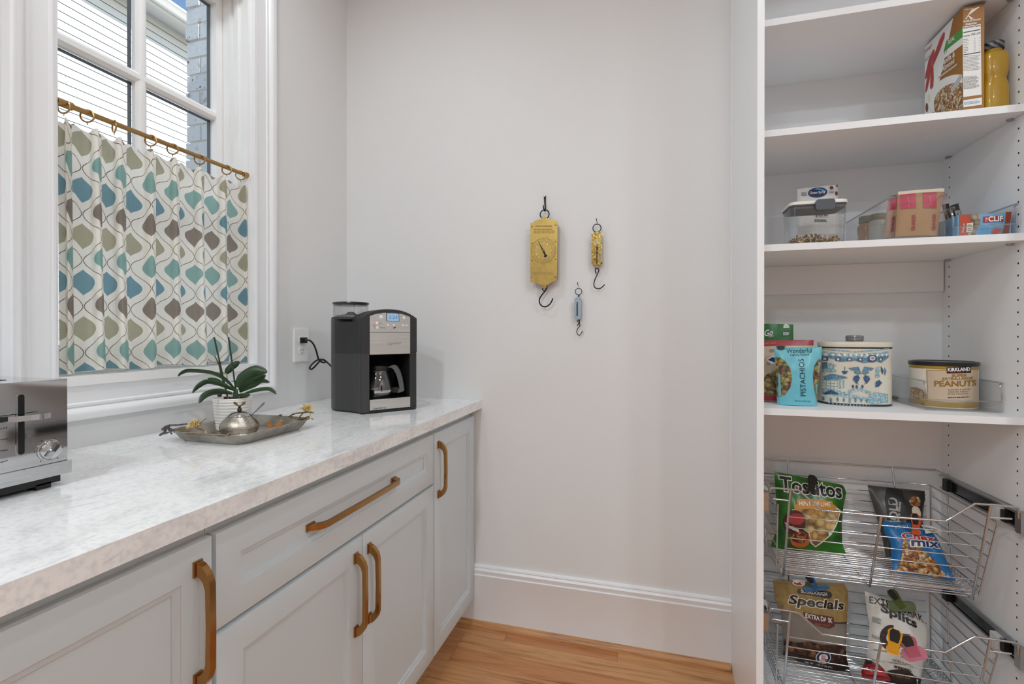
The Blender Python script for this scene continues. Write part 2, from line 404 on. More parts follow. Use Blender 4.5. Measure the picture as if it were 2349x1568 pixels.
for zc in mz:
    g = G(); g.loft([[(XS-.02+d, yy, zc+s_*w_) for d, s_, w_ in ((0, -1, .0165), (.012, -1, .0155), (.018, -1, .009), (.0203, -1, .006), (.0203, 1, .006), (.018, 1, .009), (.012, 1, .0155), (0, 1, .0165))] for yy in (sy0+st-.005, sy1-st+.005)]); g.done('muntin', whitem, wn)
glassm = clear('window_glass', (.97, .985, .985), .06, .0)
ye = [sy0+st-.006, ym, sy1-st+.006]; ze = [sz0+.06, mz[1], mz[0], sz1-.04]
for i in range(2):
    for j in range(3):
        g = G(); g.box((XS-.026, ye[i], ze[j]), (XS-.022, ye[i+1], ze[j+1])); g.done('pane', glassm, wn)
g = G()   # outer glazing spacer lines (dark)
for yy in (ye[0]+.006, ym-.0175, ym+.0135, ye[2]-.010): g.box((XS-.036, yy, ze[0]), (XS-.0265, yy+.004, ze[3]))
for zc in (ze[0]+.005, mz[1]-.018, mz[1]+.014, mz[0]-.018, mz[0]+.014, ze[3]-.009): g.box((XS-.036, ye[0], zc), (XS-.0265, ye[2], zc+.004))
g.done('glazing_gasket', pm('gasket', '#5d6166', .6), wn)
# ================================================================== OUTSIDE
gnd = G(); gnd.box((-30, -25, -.6), (30, 25, -.45)); struct(gnd, 'ground', pm('lawn', '#7c8184', .9, noise=.25, nscale=4))
HX = -7.5; RV = .1163
t = NT('lap_siding'); t.prin((.82, .82, .81, 1), .6, normal=t.bump(t.tex('ShaderNodeTexNoise', t.mapping(t.obj(), (40, 2, 60)), Scale=3.0).outputs[0], .05)); sidm = t.m
hs = thing('neighbour_house', 'white lap-sided house next door seen through the window', 'house', (HX, 3, -.45))
g = G(); g.box((HX-.6, -6, -.45), (HX-.02, 16, 6.0)); g.done('wall', pm('house_sheathing', '#3e4244', .8), hs)
g = G(); a = .018; g.loft([[(HX-.022, yy, .010), (HX-.002, yy, .006), (HX+.008, yy, .0), (HX+.0, yy, RV-.006), (HX-.022, yy, RV-.006)] for yy in (0, 1)])
sb = g.done('siding_board', sidm); sbm = sb.data; bpy.data.objects.remove(sb)
zt = 6.018; k = 0; z = zt - RV
while z > -.4:
    js = [-6, random.uniform(-3, 2), 0, 16]; js[2] = js[1] + 3.66 + 3.66*(k % 2)
    for a, b in zip(js, js[1:]):
        piece(sbm, 'siding_board', Vector((0, a+.002, z)) - Vector((HX, 3, -.45)), hs, (1, b-a-.004, 1))
    z -= RV; k += 1
ewh = pm('eave_paint', '#eceae4', .5)
g = G(); g.box((HX-.03, -6, 6.022), (HX+.022, 16, 6.15), .003); g.done('frieze_board', ewh, hs)
g = G(); g.box((HX-.03, -6.3, 6.13), (HX+.40, 16, 6.16)); g.done('soffit', ewh, hs)
g = G(); g.box((HX+.40, -6.3, 6.05), (HX+.425, 16, 6.21)); g.done('fascia', ewh, hs)
g = G(); g.loft([[(HX+.425, yy, 6.075), (HX+.49, yy, 6.075), (HX+.51, yy, 6.105), (HX+.52, yy, 6.145), (HX+.54, yy, 6.165), (HX+.54, yy, 6.200), (HX+.53, yy, 6.200), (HX+.50, yy, 6.125), (HX+.435, yy, 6.095), (HX+.425, yy, 6.095)] for yy in (-6.3, 16)]); g.done('gutter', ewh, hs)
g = G(); g.loft([[(HX+.44, yy, 6.195), (HX-4, yy, 7.6), (HX-4, yy, 7.4), (HX+.42, yy, 6.15)] for yy in (-6.4, 16.1)]); g.done('roof', pm('shingle', '#6a6560', .9, noise=.2, nscale=8), hs)
# whitewashed brick corner of this house
t = NT('whitewashed_brick'); o = t.n('ShaderNodeNewGeometry').outputs['Position']; oi = t.n('ShaderNodeObjectInfo')
sp = t.n('ShaderNodeVectorMath', operation='MULTIPLY_ADD'); t.l(oi.outputs['Random'], sp.inputs[0]); sp.inputs[1].default_value = (9, 5, 7); t.l(o, sp.inputs[2])
n1 = t.tex('ShaderNodeTexNoise', t.mapping(sp.outputs[0], (1, 1, .6)), Scale=14.0, Detail=4.0); n2 = t.tex('ShaderNodeTexNoise', sp.outputs[0], Scale=60.0, Detail=5.0)
brn = t.mix(n2.outputs[0], C('#8f6248'), C('#b98f74')); sel = t.ramp(t.math('ADD', n1.outputs[0], t.math('MULTIPLY_ADD', oi.outputs['Random'], .12, -.06)), [(.60, (0, 0, 0)), (.67, (1, 1, 1))])
spk = t.ramp(n2.outputs[0], [(.66, (0, 0, 0)), (.70, (1, 1, 1))])
cc = t.mix(sel, C('#f6f3ee'), brn); cc = t.mix(spk, cc, C('#7d7468')); t.prin(cc, .85, normal=t.bump(n2.outputs[0], .5, .003)); brkm = t.m
bw = thing('brick_wall', 'whitewashed brick corner of the house outside the window', 'brick wall', (-1.85, 1.84, 0))
BX, BY = -2.17, 1.84
g = G(); g.box((BX+.012, BY+.008, -.4), (W-.19, BY+.3, 3.6)); g.done('mortar', pm('mortar', '#ebe5d6', .95, bump=.4, bscale=150), bw)
g = G(); g.box((0, 0, 0), (1, .09, .070), .006, 1); bk = g.done('brick', brkm); bkm = bk.data; bpy.data.objects.remove(bk)
ch = .081; zk = .9; r = 0
while zk < 3.5:
    x = BX + random.uniform(-.003, .003)
    seq = [.078] + [.234]*3 if r % 2 else [.234]*3
    if r % 2 == 0: seq = [.156 + .078] + [.234]*3
    for L in seq:
        e = min(x+L, W-.19)
        if e - x > .03: piece(bkm, 'brick', Vector((x, BY+random.uniform(-.004, .002), zk)) - Vector((-1.85, 1.84, 0)), bw, (e-x, 1, 1))
        x += L + .011
    zk += ch; r += 1
# ================================================================== CEILING LIGHTS
g = G(); g.lathe([(.068, 0), (.068, -.004), (.074, -.008), (.088, -.006), (.092, 0)], n=40, caps=(False, False)); tr = g.done('trim_ring', trimm); trm_ = tr.data; bpy.data.objects.remove(tr)
em = NT('lamp_lens'); e = em.n('ShaderNodeEmission'); e.inputs[0].default_value = (1, .95, .88, 1); e.inputs[1].default_value = 6; em.l(e.outputs[0], em.out.inputs[0])
g = G(); g.lathe([(.068, -.003), (.02, -.006)], n=32, caps=(False, True)); ln = g.done('lens', em.m); lnm = ln.data; bpy.data.objects.remove(ln)
for i, (x, y, p) in enumerate(LAMPS):
    t = thing('ceiling_light', 'unseen round recessed ceiling light with white trim ring', 'ceiling light', (x, y, CEIL), 0, 'recessed ceiling lights')
    piece(trm_, 'trim_ring', (0, 0, 0), t); piece(lnm, 'lens', (0, 0, 0), t)
    L = bpy.data.lights.new('lamp', 'AREA'); L.shape = 'DISK'; L.size = .17; L.energy = p; L.color = (.85, .945, 1)
    lo = bpy.data.objects.new('lamp', L); col.objects.link(lo); lo.parent = t; lo.location = (0, 0, -.014)
# ================================================================== CURTAIN, ROD, RINGS
goldm = pm('brushed_brass', '#b5925f', .32, 1.0, noise=.08)
RX, RZ = W-.004, 1.717
t = thing('curtain_rod', 'slim brass tension rod across the window', 'curtain rod', (RX, 1.06, RZ))
g = G(); g.cyl((RX, WO[0]+.012, RZ), (RX, WO[1]-.012, RZ), .0062, n=20); g.done('rod', goldm, t)
for a, b in ((WO[0]+.012, WO[0]+.042), (WO[1]-.026, WO[1]-.012)):
    g = G(); g.cyl((RX, a, RZ), (RX, b, RZ), .0092, n=20); g.done('end_cap', goldm, t)
rpx = [(146, 235), (200, 258), (262, 284), (345.5, 319), (396, 340), (458, 365.5), (520, 390), (552, 402)]
g = G(); g.ring((0, 0, 0), (0, 1, 0), .0145, .0019, 28, 8)
g.tube([(0, 0, -.0145), (0, 0, -.021)], .0012, 6)
rg = g.done('curtain_ring', goldm); rgm = rg.data; bpy.data.objects.remove(rg)
tilt = [.5, .9, -.6, .8, .9, 1.0, .75, 1.1]
for i, (px, py) in enumerate(rpx):
    p = onx(RX, px, py); o = bpy.data.objects.new('curtain_ring', rgm); col.objects.link(o)
    o.location = (RX, min(p.y, WO[1]-.035), RZ-.0078); o.rotation_euler = (0, 0, tilt[i]*.55)
    tag(o, 'small brass curtain ring on the rod', 'curtain ring', 'brass rings carrying the cafe curtain')
# fabric material: ogee lattice with drop motifs, from the UV map (metres on the cloth)
t = NT('ogee_fabric'); uv = t.n('ShaderNodeUVMap'); sx = t.n('ShaderNodeSeparateXYZ'); t.l(uv.outputs[0], sx.inputs[0])
U, V = sx.outputs[0], sx.outputs[1]; cs, pp, aa, bb = .060, .115, .031, .034
def wrap(x, off, per): return t.math('SUBTRACT', t.math('FLOORED_MODULO', t.math('ADD', x, off), per), per/2)
duA = wrap(U, cs, 2*cs); vA = wrap(V, pp/2, pp); duB = wrap(U, 0.0, 2*cs); vB = wrap(V, 0.0, pp)
kA = t.math('FLOORED_MODULO', t.math('FLOOR', t.math('DIVIDE', t.math('ADD', V, pp/2), pp)), 2.0)
kB = t.math('FLOORED_MODULO', t.math('FLOOR', t.math('DIVIDE', V, pp)), 2.0)
def drop(du, v):
    # pointed at both ends, widest just above the middle
    v2 = t.math('ADD', v, -.002)
    tt = t.math('MINIMUM', t.math('DIVIDE', t.math('ABSOLUTE', v2), bb), 1.0)
    gq = t.math('POWER', t.math('MULTIPLY_ADD', t.math('COSINE', t.math('MULTIPLY', tt, PI)), .5, .5), .72)
    return t.math('GREATER_THAN', t.math('SUBTRACT', t.math('MULTIPLY', gq, aa), t.math('ABSOLUTE', du)), .0008)
mA, mB = drop(duA, vA), drop(duB, vB)
ph = t.math('MULTIPLY', vA, 2*PI/pp)
Ln = t.math('MULTIPLY', t.math('MULTIPLY_ADD', t.math('COSINE', ph), .475, .5), cs)
wob = t.math('MULTIPLY', t.math('SINE', t.math('MULTIPLY', V, 900.0)), .00022)
dist = t.math('ABSOLUTE', t.math('ADD', t.math('SUBTRACT', t.math('ABSOLUTE', duA), Ln), wob))
wid = t.math('MULTIPLY_ADD', t.math('ABSOLUTE', t.math('SINE', ph)), .0007, .0008)
ml = t.math('LESS_THAN', dist, wid)
def cst(h):
    x = t.n('ShaderNodeRGB'); x.outputs[0].default_value = C(h); return x.outputs[0]
n1 = t.tex('ShaderNodeTexNoise', uv.outputs[0], Scale=5.0, Detail=1.0)
colA = t.mix(kA, cst('#6f9db0'), cst('#bcb092')); colB = t.mix(kB, cst('#93b8b2'), cst('#95867a'))
colA = t.mix(t.math('MULTIPLY', n1.outputs[0], .35), colA, cst('#8aa59b'))
wv = t.n('ShaderNodeTexBrick'); t.l(t.mapping(uv.outputs[0], (1, 1, 1), (0, 0, .78)), wv.inputs[0]); wv.inputs['Scale'].default_value = 90; wv.inputs['Mortar Size'].default_value = .03
wl = t.math('MULTIPLY', wv.outputs['Fac'], .35)
lite = cst('#c8d4d2')
cc = t.mix(ml, cst('#faf6ee'), cst('#7d6f64'))
cc = t.mix(mB, cc, t.mix(wl, colB, lite)); cc = t.mix(mA, cc, t.mix(wl, colA, lite))
th = t.tex('ShaderNodeTexNoise', t.mapping(uv.outputs[0], (900, 60, 1)), Scale=1.0)
bp = t.bump(th.outputs[0], .15, .0005)
df = t.n('ShaderNodeBsdfDiffuse'); tl = t.n('ShaderNodeBsdfTranslucent'); t.l(cc, df.inputs[0]); t.l(cc, tl.inputs[0]); t.l(bp, df.inputs['Normal'])
mx = t.n('ShaderNodeMixShader'); mx.inputs[0].default_value = .55; t.l(df.outputs[0], mx.inputs[1]); t.l(tl.outputs[0], mx.inputs[2]); t.l(mx.outputs[0], t.out.inputs[0])
ct = thing('cafe_curtain', 'white cafe curtain with blue and taupe ogee drops over the lower window', 'curtain', (RX, 1.06, 1.10))
pleat = [.803, .872, .925, 1.008, 1.075, 1.155, 1.24, 1.325]
def fold(yv):
    # distance folds: a narrow fold at each pleat, a soft belly between
    for a, b in zip(pleat, pleat[1:]):
        if a <= yv <= b:
            s_ = (yv-a)/(b-a); return math.cos(2*PI*s_)*.5+.5, (b-a)
    return .6, .07
g = G(); ulay = g.bm.loops.layers.uv.new('UVMap')
NU, NV = 300, 44; yL, yR, zB = .790, 1.334, 1.094
cum = [0.0]; pts0 = []
for i in range(NU+1):
    yv = yL + (yR-yL)*i/NU; f_, L_ = fold(yv); pts0.append((yv, f_))
for i in range(NU):
    a, b = pts0[i], pts0[i+1]; cum.append(cum[-1] + math.hypot(b[0]-a[0], .052*(b[1]-a[1])))
Vg = []
for j in range(NV+1):
    v_ = j/NV; rowv = []
    for i in range(NU+1):
        yv, f_ = pts0[i]; amp = .026 + .010*(1-v_)
        sharp = f_**(1+2.2*v_)
        zt_ = RZ-.032 - .0065*math.sin(PI*min(1, max(0, 1-f_)))*1.4 - (.006 if f_ < .5 else 0)*0
        zv = zB + (zt_-zB)*v_ + (1-v_)*.004*math.sin(yv*37)
        x = RX - .006 + amp*(sharp-.45) + .006*math.sin(yv*23+v_*2)*(1-v_)
        yy = yv + .010*math.sin(2*PI*(f_-.3))*(.5+.5*v_)*.6
        rowv.append(g.v((x, yy, zv)))
    Vg.append(rowv)
for j in range(NV):
    for i in range(NU):
        f = g.face([Vg[j][i], Vg[j][i+1], Vg[j+1][i+1], Vg[j+1][i]])
        for lp, (a, b) in zip(f.loops, ((i, j), (i+1, j), (i+1, j+1), (i, j+1))): lp[ulay].uv = (cum[a]+.005, b/NV*.60+.012)
g.done('fabric', t.m if False else bpy.data.materials['ogee_fabric'], ct, 80, fix=False)
# ================================================================== OUTLET
t = thing('wall_outlet', 'white duplex wall outlet beside the window', 'outlet', (W, 1.584, 1.14))
pl = pm('outlet_plastic', '#efefec', .3)
g = G(); g.box((W, 1.5455, 1.078), (W+.006, 1.6245, 1.203), .003); g.done('cover_plate', pl, t)
for zc in (1.16, 1.121):
    g = G(); g.prism(rrect(.034, .028, .009), (W+.005, 1.585, zc), (0, 1, 0), (0, 0, 1), (.003, 0, 0), .0006); rc = g.done('receptacle', pl, t)
    for a_, b_, h_ in ((1.5785, 1.580, .007), (1.590, 1.5915, .006)):
        g = G(); g.box((W+.0078, a_, zc-.002), (W+.0084, b_, zc+h_)); g.done('slot', pm('slot_black', '#1a1a1a', .6), rc)
    g = G(M=Matrix.Translation((W+.0079, 1.585, zc-.008)) @ Matrix.Rotation(PI/2, 4, 'Y')); g.lathe([(.0021, 0), (.0021, .0006)], n=12); g.done('ground_hole', pm('slot_black', '#1a1a1a', .6), rc)
g = G(M=Matrix.Translation((W+.006, 1.585, 1.1405)) @ Matrix.Rotation(PI/2, 4, 'Y')); g.lathe([(.003, 0), (.003, .001), (.001, .0015)], n=12); g.done('screw', pl, t)
# ================================================================== BASE CABINETS
def frontpanel(g, y0, y1, z0, z1, fw=.055, x=DX, th=.02):
    """shaker front: slab with a sloped bead around a recessed panel"""
    def loop(i, d, xo): return [(x+xo, y0+i, z0+i), (x+xo, y1-i, z0+i), (x+xo, y1-i, z1-i), (x+xo, y0+i, z1-i)]
    b = .0018
    g.loft([loop(0, 0, -th), loop(0, 0, -b), loop(b*.3, 0, -b*.3), loop(b, 0, 0), loop(fw, 0, 0), loop(fw+.0005, 0, -.0022), loop(fw+.0105, 0, -.0052), loop(fw+.011, 0, -.0085)])
pullm = pm('champagne_bronze', '#b0834f', .2, 1.0, noise=.1, nscale=60)
def pull(y, z, L, vertical, parent):
    """arched bar pull with flared feet"""
    o = []
    h = .033
    outer = [(0, 0), (.0005, .006), (.003, .013), (.009, .021), (.019, .0285), (.033, h)]
    outer = outer + [(L/2, h+.001)] + [(L-a, b) for a, b in outer[::-1]]
    inner = [(L-.022, 0), (L-.0215, .007), (L-.024, .013), (L-.031, .0195), (L-.042, .0235), (L/2, .0248), (.042, .0235), (.031, .0195), (.024, .013), (.0215, .007), (.022, 0)]
    poly = outer + inner; g = G(); wd = .0112
    if vertical: g.prism([(a-L/2, b) for a, b in poly], (DX-.001 + 0, y-wd/2, z), (0, 0, 1), (1, 0, 0), (0, wd, 0), .0044, 3)
    else: g.prism([(a-L/2, b) for a, b in poly], (DX-.0095, y, z-wd/2), (0, 1, 0), (1, 0, 0), (0, 0, wd), .0044, 3)
    for s_ in (-1, 1):
        c = s_*(L/2-.0112)
        if vertical: g.box((DX-.001, y-.0078, z+c-.0125), (DX+.0042, y+.0078, z+c+.0125), .0035, 3)
        else: g.box((DX-.0095, y+c-.0125, z-.0078), (DX-.0043, y+c+.0125, z+.0078), .0035, 3)
    return g.done('handle', pullm, parent)
ZT, ZD, ZB_ = .851, .6845, .109
def cabinet(y0, y1, label):
    t = thing('base_cabinet', label, 'cabinet', (DX-.3, (y0+y1)/2, 0))
    g = G(); g.box((W+.002, y0+.0005, .105), (DX-.0205, y1-.0005, CB)); g.done('body', cabm, t)
    g = G(); g.box((DX-.09, y0+.0005, 0), (DX-.078, y1-.0005, .105)); g.done('toe_kick', cabm, t)
    return t
c1 = cabinet(-.16, .639, 'grey shaker base cabinet under the toaster end of the counter')
for a, b, hy in ((-.157, .2375, None), (.2405, .6345, .6065)):
    g = G(); frontpanel(g, a, b, ZB_, ZT); dr = g.done('door', cabm, c1)
    pull(hy if hy else .207, .7215, .201, True, dr)
c2 = cabinet(.639, 1.485, 'grey shaker base cabinet with one wide drawer over two doors')
g = G(); frontpanel(g, .6425, 1.4815, ZD+.005, ZT, .050); dr = g.done('drawer', cabm, c2); pull(1.058, .7715, .372, False, dr)
for a, b, hy in ((.6425, 1.067, 1.0375), (1.070, 1.4815, 1.0955)):
    g = G(); frontpanel(g, a, b, ZB_, ZD-.004, .055); dr = g.done('door', cabm, c2); pull(hy, .5475, .201, True, dr)
c3 = cabinet(1.485, D-.0165, 'narrow grey shaker base cabinet against the back wall')
g = G(); frontpanel(g, 1.4885, 1.8665, ZB_, ZT, .052); dr = g.done('door', cabm, c3); pull(1.5175, .726, .19, True, dr)
# ---- quartz countertop
t = NT('quartz'); o = t.obj(); d1_ = t.tex('ShaderNodeTexNoise', o, Scale=1.6, Detail=3.0)
wp = t.n('ShaderNodeVectorMath', operation='MULTIPLY_ADD'); t.l(d1_.outputs['Color'], wp.inputs[0]); wp.inputs[1].default_value = (.35, .35, .35); t.l(o, wp.inputs[2])
v1 = t.tex('ShaderNodeTexNoise', t.mapping(wp.outputs[0], (9, 1.6, 9), (0, 0, .35)), Scale=2.6, Detail=7.0, Roughness=.62)
v2 = t.tex('ShaderNodeTexNoise', t.mapping(wp.outputs[0], (26, 4, 26), (0, 0, .25)), Scale=2.0, Detail=5.0)
v3 = t.tex('ShaderNodeTexNoise', o, Scale=120.0, Detail=3.0)
c1_ = t.ramp(v1.outputs[0], [(.28, '#dcdcdd'), (.43, '#ececec'), (.50, '#f2f2f2'), (.75, '#f6f6f5')])
c2_ = t.ramp(v2.outputs[0], [(.30, '#b8b8bb'), (.38, '#ffffff'), (1, '#ffffff')]); c3_ = t.ramp(v3.outputs[0], [(.3, '#e2e2e4'), (.55, '#ffffff')])
mu = t.n('ShaderNodeMix', data_type='RGBA', blend_type='MULTIPLY'); mu.inputs[0].default_value = .3; t.l(c1_, mu.inputs[6]); t.l(c2_, mu.inputs[7])
mu2 = t.n('ShaderNodeMix', data_type='RGBA', blend_type='MULTIPLY'); mu2.inputs[0].default_value = .6; t.l(mu.outputs[2], mu2.inputs[6]); t.l(c3_, mu2.inputs[7])
t.prin(mu2.outputs[2], .09, spec=.5)
g = G(); g.box((W+.001, -.18, CB), (CF, D-.0005, CT), .0025, 3); co = g.done('countertop', t.m)
tag(co, 'white grey-veined quartz countertop running under the window', 'countertop')
# ================================================================== PANTRY CABINET
PF, PB, XL, XR = 1.561, 1.944, .306, .920
melm = pm('white_melamine', '#eef0f2', .42, noise=.01, nscale=12)
pc = thing('pantry_cabinet', 'tall open white pantry cabinet with adjustable shelves', 'cabinet', (.61, PF, 0))
g = G(); g.box((.2703, 1.4424, 0), (.2877, D-.0005, 2.5), .0012, 2); g.done('end_panel', pm('end_panel_paint', '#eef0f2', .35, noise=.01), pc)
g = G(); g.box((.2880, PF, 0), (XL, PB+.016, 2.5), .0008, 1); g.done('side_panel', melm, pc)
g = G(); g.box((XR, 1.46, 0), (XR+.0185, PB+.016, 2.5), .0008, 1); rp = g.done('side_panel', melm, pc)
g = G(); g.box((XL, PB, 0), (XR, PB+.016, 2.5)); g.done('back_panel', melm, pc)
shz = {}
for k, (yt, yb) in zip('ABCD', ((46.3, 61.3), (299.4, 314.2), (561, 576.3), (935.5, 949.6))):
    zt = ony(PF, 1754, yt).z; shz[k] = zt
    g = G(); g.box((XL+.0008, PF, zt-.019), (XR-.0008, PB-.0005, zt), .0009, 1); sh = g.done('shelf', melm, pc)
    g = G()
    for yy in (PF+.05, PB-.05):
        for xx, sg in ((XR, -1), (XL, 1)): g.lathe([(.007, 0), (.007, -.004), (.004, -.006)], c=(xx+sg*.009, yy, zt-.019), n=14, caps=(False, True))
    g.done('shelf_pin', pm('pin_metal', '#a9abad', .3, .8), sh)
g = G(); g.box((XL, PF+.012, 0), (XR, PB, .10)); g.done('plinth', melm, pc)
# cleats across the back
zc1 = ony(PB-.02, 1762, 676).z
g = G(); g.box((XL+.001, PB-.0195, zc1), (XR-.004, PB, shz['C']-.0195), .0012, 1); cl = g.done('back_rail', melm, pc)
g = G(); p = ony(PB-.0195, 2047, 625.6); Mx = Matrix.Translation((p.x, PB-.0196, p.z)) @ Matrix.Rotation(PI/2, 4, 'X'); g.M = Mx; g.lathe([(.006, 0), (.006, .0005), (.0055, .0009)], n=20); g.done('screw_cap', melm, cl)
g = G(); g.box((XL+.001, PB-.0195, .10), (XR-.004, PB, .19), .0012, 1); g.done('back_rail', melm, pc)
# shelf pin holes: dark bored holes in both side panels
g = G()
def hole(x, y, z, s):
    n = 10; L = [[(x+s*d, y+r*math.cos(2*PI*i/n), z+r*math.sin(2*PI*i/n)) for i in range(n)] for r, d in ((.0029, .0002), (.0024, .0001))]; g.loft(L, True, (False, True))
zh0 = onx(XR, 2336, 15).z
yh = {'f': onx(XR, 2335.5, 700).y, 'r': onx(XR, 2177, 700).y}
for i in range(-6, 66):
    z = zh0 - .032*i
    if z < .12 or z > 2.4 or any(abs(z-(a-.012)) < .018 for a in shz.values()): continue
    for k, yy in yh.items(): hole(XR, yy, z, -1); hole(XL, yy, z, 1)
tag(g.done('pin_hole', pm('hole_black', '#151515', .8), pc, 0, fix=False), kind='stuff')
# ================================================================== WIRE BASKETS
chrome = pm('chrome_wire', '#c9ccd0', .14, 1.0, noise=.05)
slidem = pm('slide_steel', '#b4b7ba', .32, 1.0, noise=.06)
blackm = pm('black_plastic', '#141414', .45)
RT, FR_, BK_ = .741, 1.556, 1.926    # rail height, front and back of the top frame
BL_, BR_ = .330, .899
def basket(dz, label):
    t = thing('wire_basket', label, 'wire basket', (.61, 1.74, .463+dz), 0, 'pull-out wire baskets')
    def wire(pts, r, name='wire', n=7, par=None): 
        g = G(); g.tube([(a, b, c+dz) for a, b, c in pts], r, n); return g.done(name, chrome, par or t, 70)
    # scooped front rail, closed round the sides and back
    fr = bez([(BL_-.003, FR_+.004, RT-.012), (BL_, FR_, RT-.002), (.345, FR_, RT), (.395, FR_, RT-.001), (.402, FR_, RT-.003), (.456, FR_, RT-.050), (.466, FR_, RT-.052), (.60, FR_, RT-.0535), (.738, FR_, RT-.052), (.750, FR_, RT-.049), (.806, FR_, RT-.003), (.816, FR_, RT), (.88, FR_, RT), (BR_, FR_, RT-.002), (BR_+.003, FR_+.002, RT-.008), (BR_+.0045, FR_+.004, RT-.03)], 4)
    wire(fr, .0029, 'front_rail', 9)
    wire([(BL_, FR_+.002, RT-.002), (BL_, BK_, RT-.004), (.34, BK_+.002, RT-.004), (.89, BK_+.002, RT-.004), (BR_-.002, BK_, RT-.004), (BR_-.002, FR_+.002, RT-.002)], .0026, 'top_rail', 8)
    zi = .690
    wire([(.345, 1.58, zi), (.345, 1.905, zi), (.352, 1.912, zi), (.865, 1.912, zi), (.872, 1.905, zi), (.872, 1.58, zi)], .0024, 'inner_frame', 8)
    zb, yf, yb = .4635, 1.63, 1.885; xl, xr = .383, .840
    # front uprights
    for x0, x1, ztop in ((.3785, .3785, RT), (.600, .600, RT-.0535), (.8425, .8405, RT)):
        wire([(x0, FR_-.002, ztop), (x1, yf-.004, zb-.004), (x1, yf+.02, zb-.006)], .0033, 'upright', 9)
    # front wires
    for k in range(6):
        f_ = (k+1)/6.6; z = (RT-.052) + (zb-(RT-.052))*f_; a = (RT-z)/(RT-zb); y = FR_+(yf-FR_)*a
        wire([(.3785, y-.001, z), (.842, y-.001, z)], .0016)
    # short rail ends on both sides
    wire([(.334, FR_+.005, .708), (.3785, FR_+.007, .706)], .0026, 'slide_link', 8); wire([(.8425, FR_+.007, .706), (.890, FR_+.005, .708)], .0026, 'slide_link', 8)
    # side ladders: verticals and long wires
    for s_, xt, xb in ((0, .352, .362), (1, .868, .862)):
        for yt, yb_ in ((1.575, 1.640), (1.80, 1.76), (1.895, 1.875)):
            wire([(xt, yt, zi), (xb, yb_, zb)], .0022, 'side_upright', 7)
        for k in range(6):
            a = (k+.8)/6.2; z = zi+(zb-zi)*a; x = xt+(xb-xt)*a
            wire([(x, 1.575+(1.640-1.575)*a, z), (x, 1.895-.02*a, z)], .0016)
    # rear ladder
    for x in (.46, .775): wire([(x, BK_+.001, RT-.004), (x, 1.911, zi), (x, 1.90, zi-.09), (x, yb, zb)], .0024, 'rear_upright', 7)
    for k in range(6):
        z = zi+(zb-zi)*(k+1)/6.6; wire([(.36, 1.911-.004*k, z), (.862, 1.911-.004*k, z)], .0016)
    # floor wires, turned up at the ends, and cross bearers
    nfl = 18
    for k in range(nfl):
        y = yf+.004+(yb-yf-.004)*k/(nfl-1); wire([(.3665, y, zb+.030), (.3675, y, zb+.008), (.373, y, zb+.001), (.382, y, zb), (.841, y, zb), (.850, y, zb+.001), (.8565, y, zb+.008), (.8575, y, zb+.030)], .0016, 'floor_wire', 6)
    for x in (.385, .600, .838): wire([(x, yf-.003, zb-.004), (x, yb, zb-.004)], .0026, 'bearer', 7)
    for x in (.366, .858): wire([(x, yf-.003, zb+.030), (x, yb, zb+.030)], .0020, 'bearer', 7)
    # runners fixed to the cabinet sides
    for xs, sg in ((XR, -1), (XL, 1)):
        g = G(); z1, z2 = .679+dz, .725+dz
        x = xs + sg*.0005
        g.loft([[(x+sg*d, yy, z) for d, z in ((0, z1), (.013, z1), (.013, z1+.006), (.002, z1+.006), (.002, z2-.006), (.013, z2-.006), (.013, z2), (0, z2))] for yy in (FR_+.002, 1.925)])
        sl_ = g.done('slide', slidem, t, 20)
        g = G(); g.box((x+sg*.003, FR_+.02, z1+.009), (x+sg*.010, 1.905, z2-.009), .002); g.done('slide_track', pm('slide_dark', '#6e7174', .22, 1.0, noise=.25, nscale=9), sl_)
        g = G(); g.box((x+sg*.001, FR_-.004, z1-.006), (x+sg*.016, FR_+.018, z2+.002), .0015); g.done('stop_bracket', slidem, sl_)
        g = G(); g.box((x+sg*.002, 1.862, z1+.006), (x+sg*.024, 1.886, z2-.004), .004); g.done('latch', blackm, sl_); g = G(); g.box((x+sg*.008, FR_+.045, z1+.006), (x+sg*.022, FR_+.062, z2-.010), .002); g.done('latch', blackm, sl_)
        g = G(); g.box((x+sg*.010, FR_+.066, z1+.004), (x+sg*.028, FR_+.092, z2-.006), .003); g.done('carrier', pm('carrier_white', '#d8d8d6', .35), sl_)
    return t
basket(0, 'upper chrome pull-out wire basket holding the green chip bag')
basket(-.348, 'lower chrome pull-out wire basket holding the pretzel bags')
# ================================================================== THINGS ON THE COUNTER
def PW(px, py, w): return EYE + ray(px, py)*w      # a pixel at a known distance along the view
zt = zz(360, 750, 5.6)
chr_ = pm('polished_chrome', '#c4c6c8', .05, 1.0, noise=.02)
steel = NT('brushed_steel'); o = steel.obj(); nz = steel.tex('ShaderNodeTexNoise', steel.mapping(o, (4, 4, 420)), Scale=2.0, Detail=3.0)
steel.prin(steel.ramp(nz.outputs[0], [(.3, '#c2c1be'), (.7, '#d8d7d4')]), .28, 1.0, normal=steel.bump(nz.outputs[0], .03)); steel = steel.m
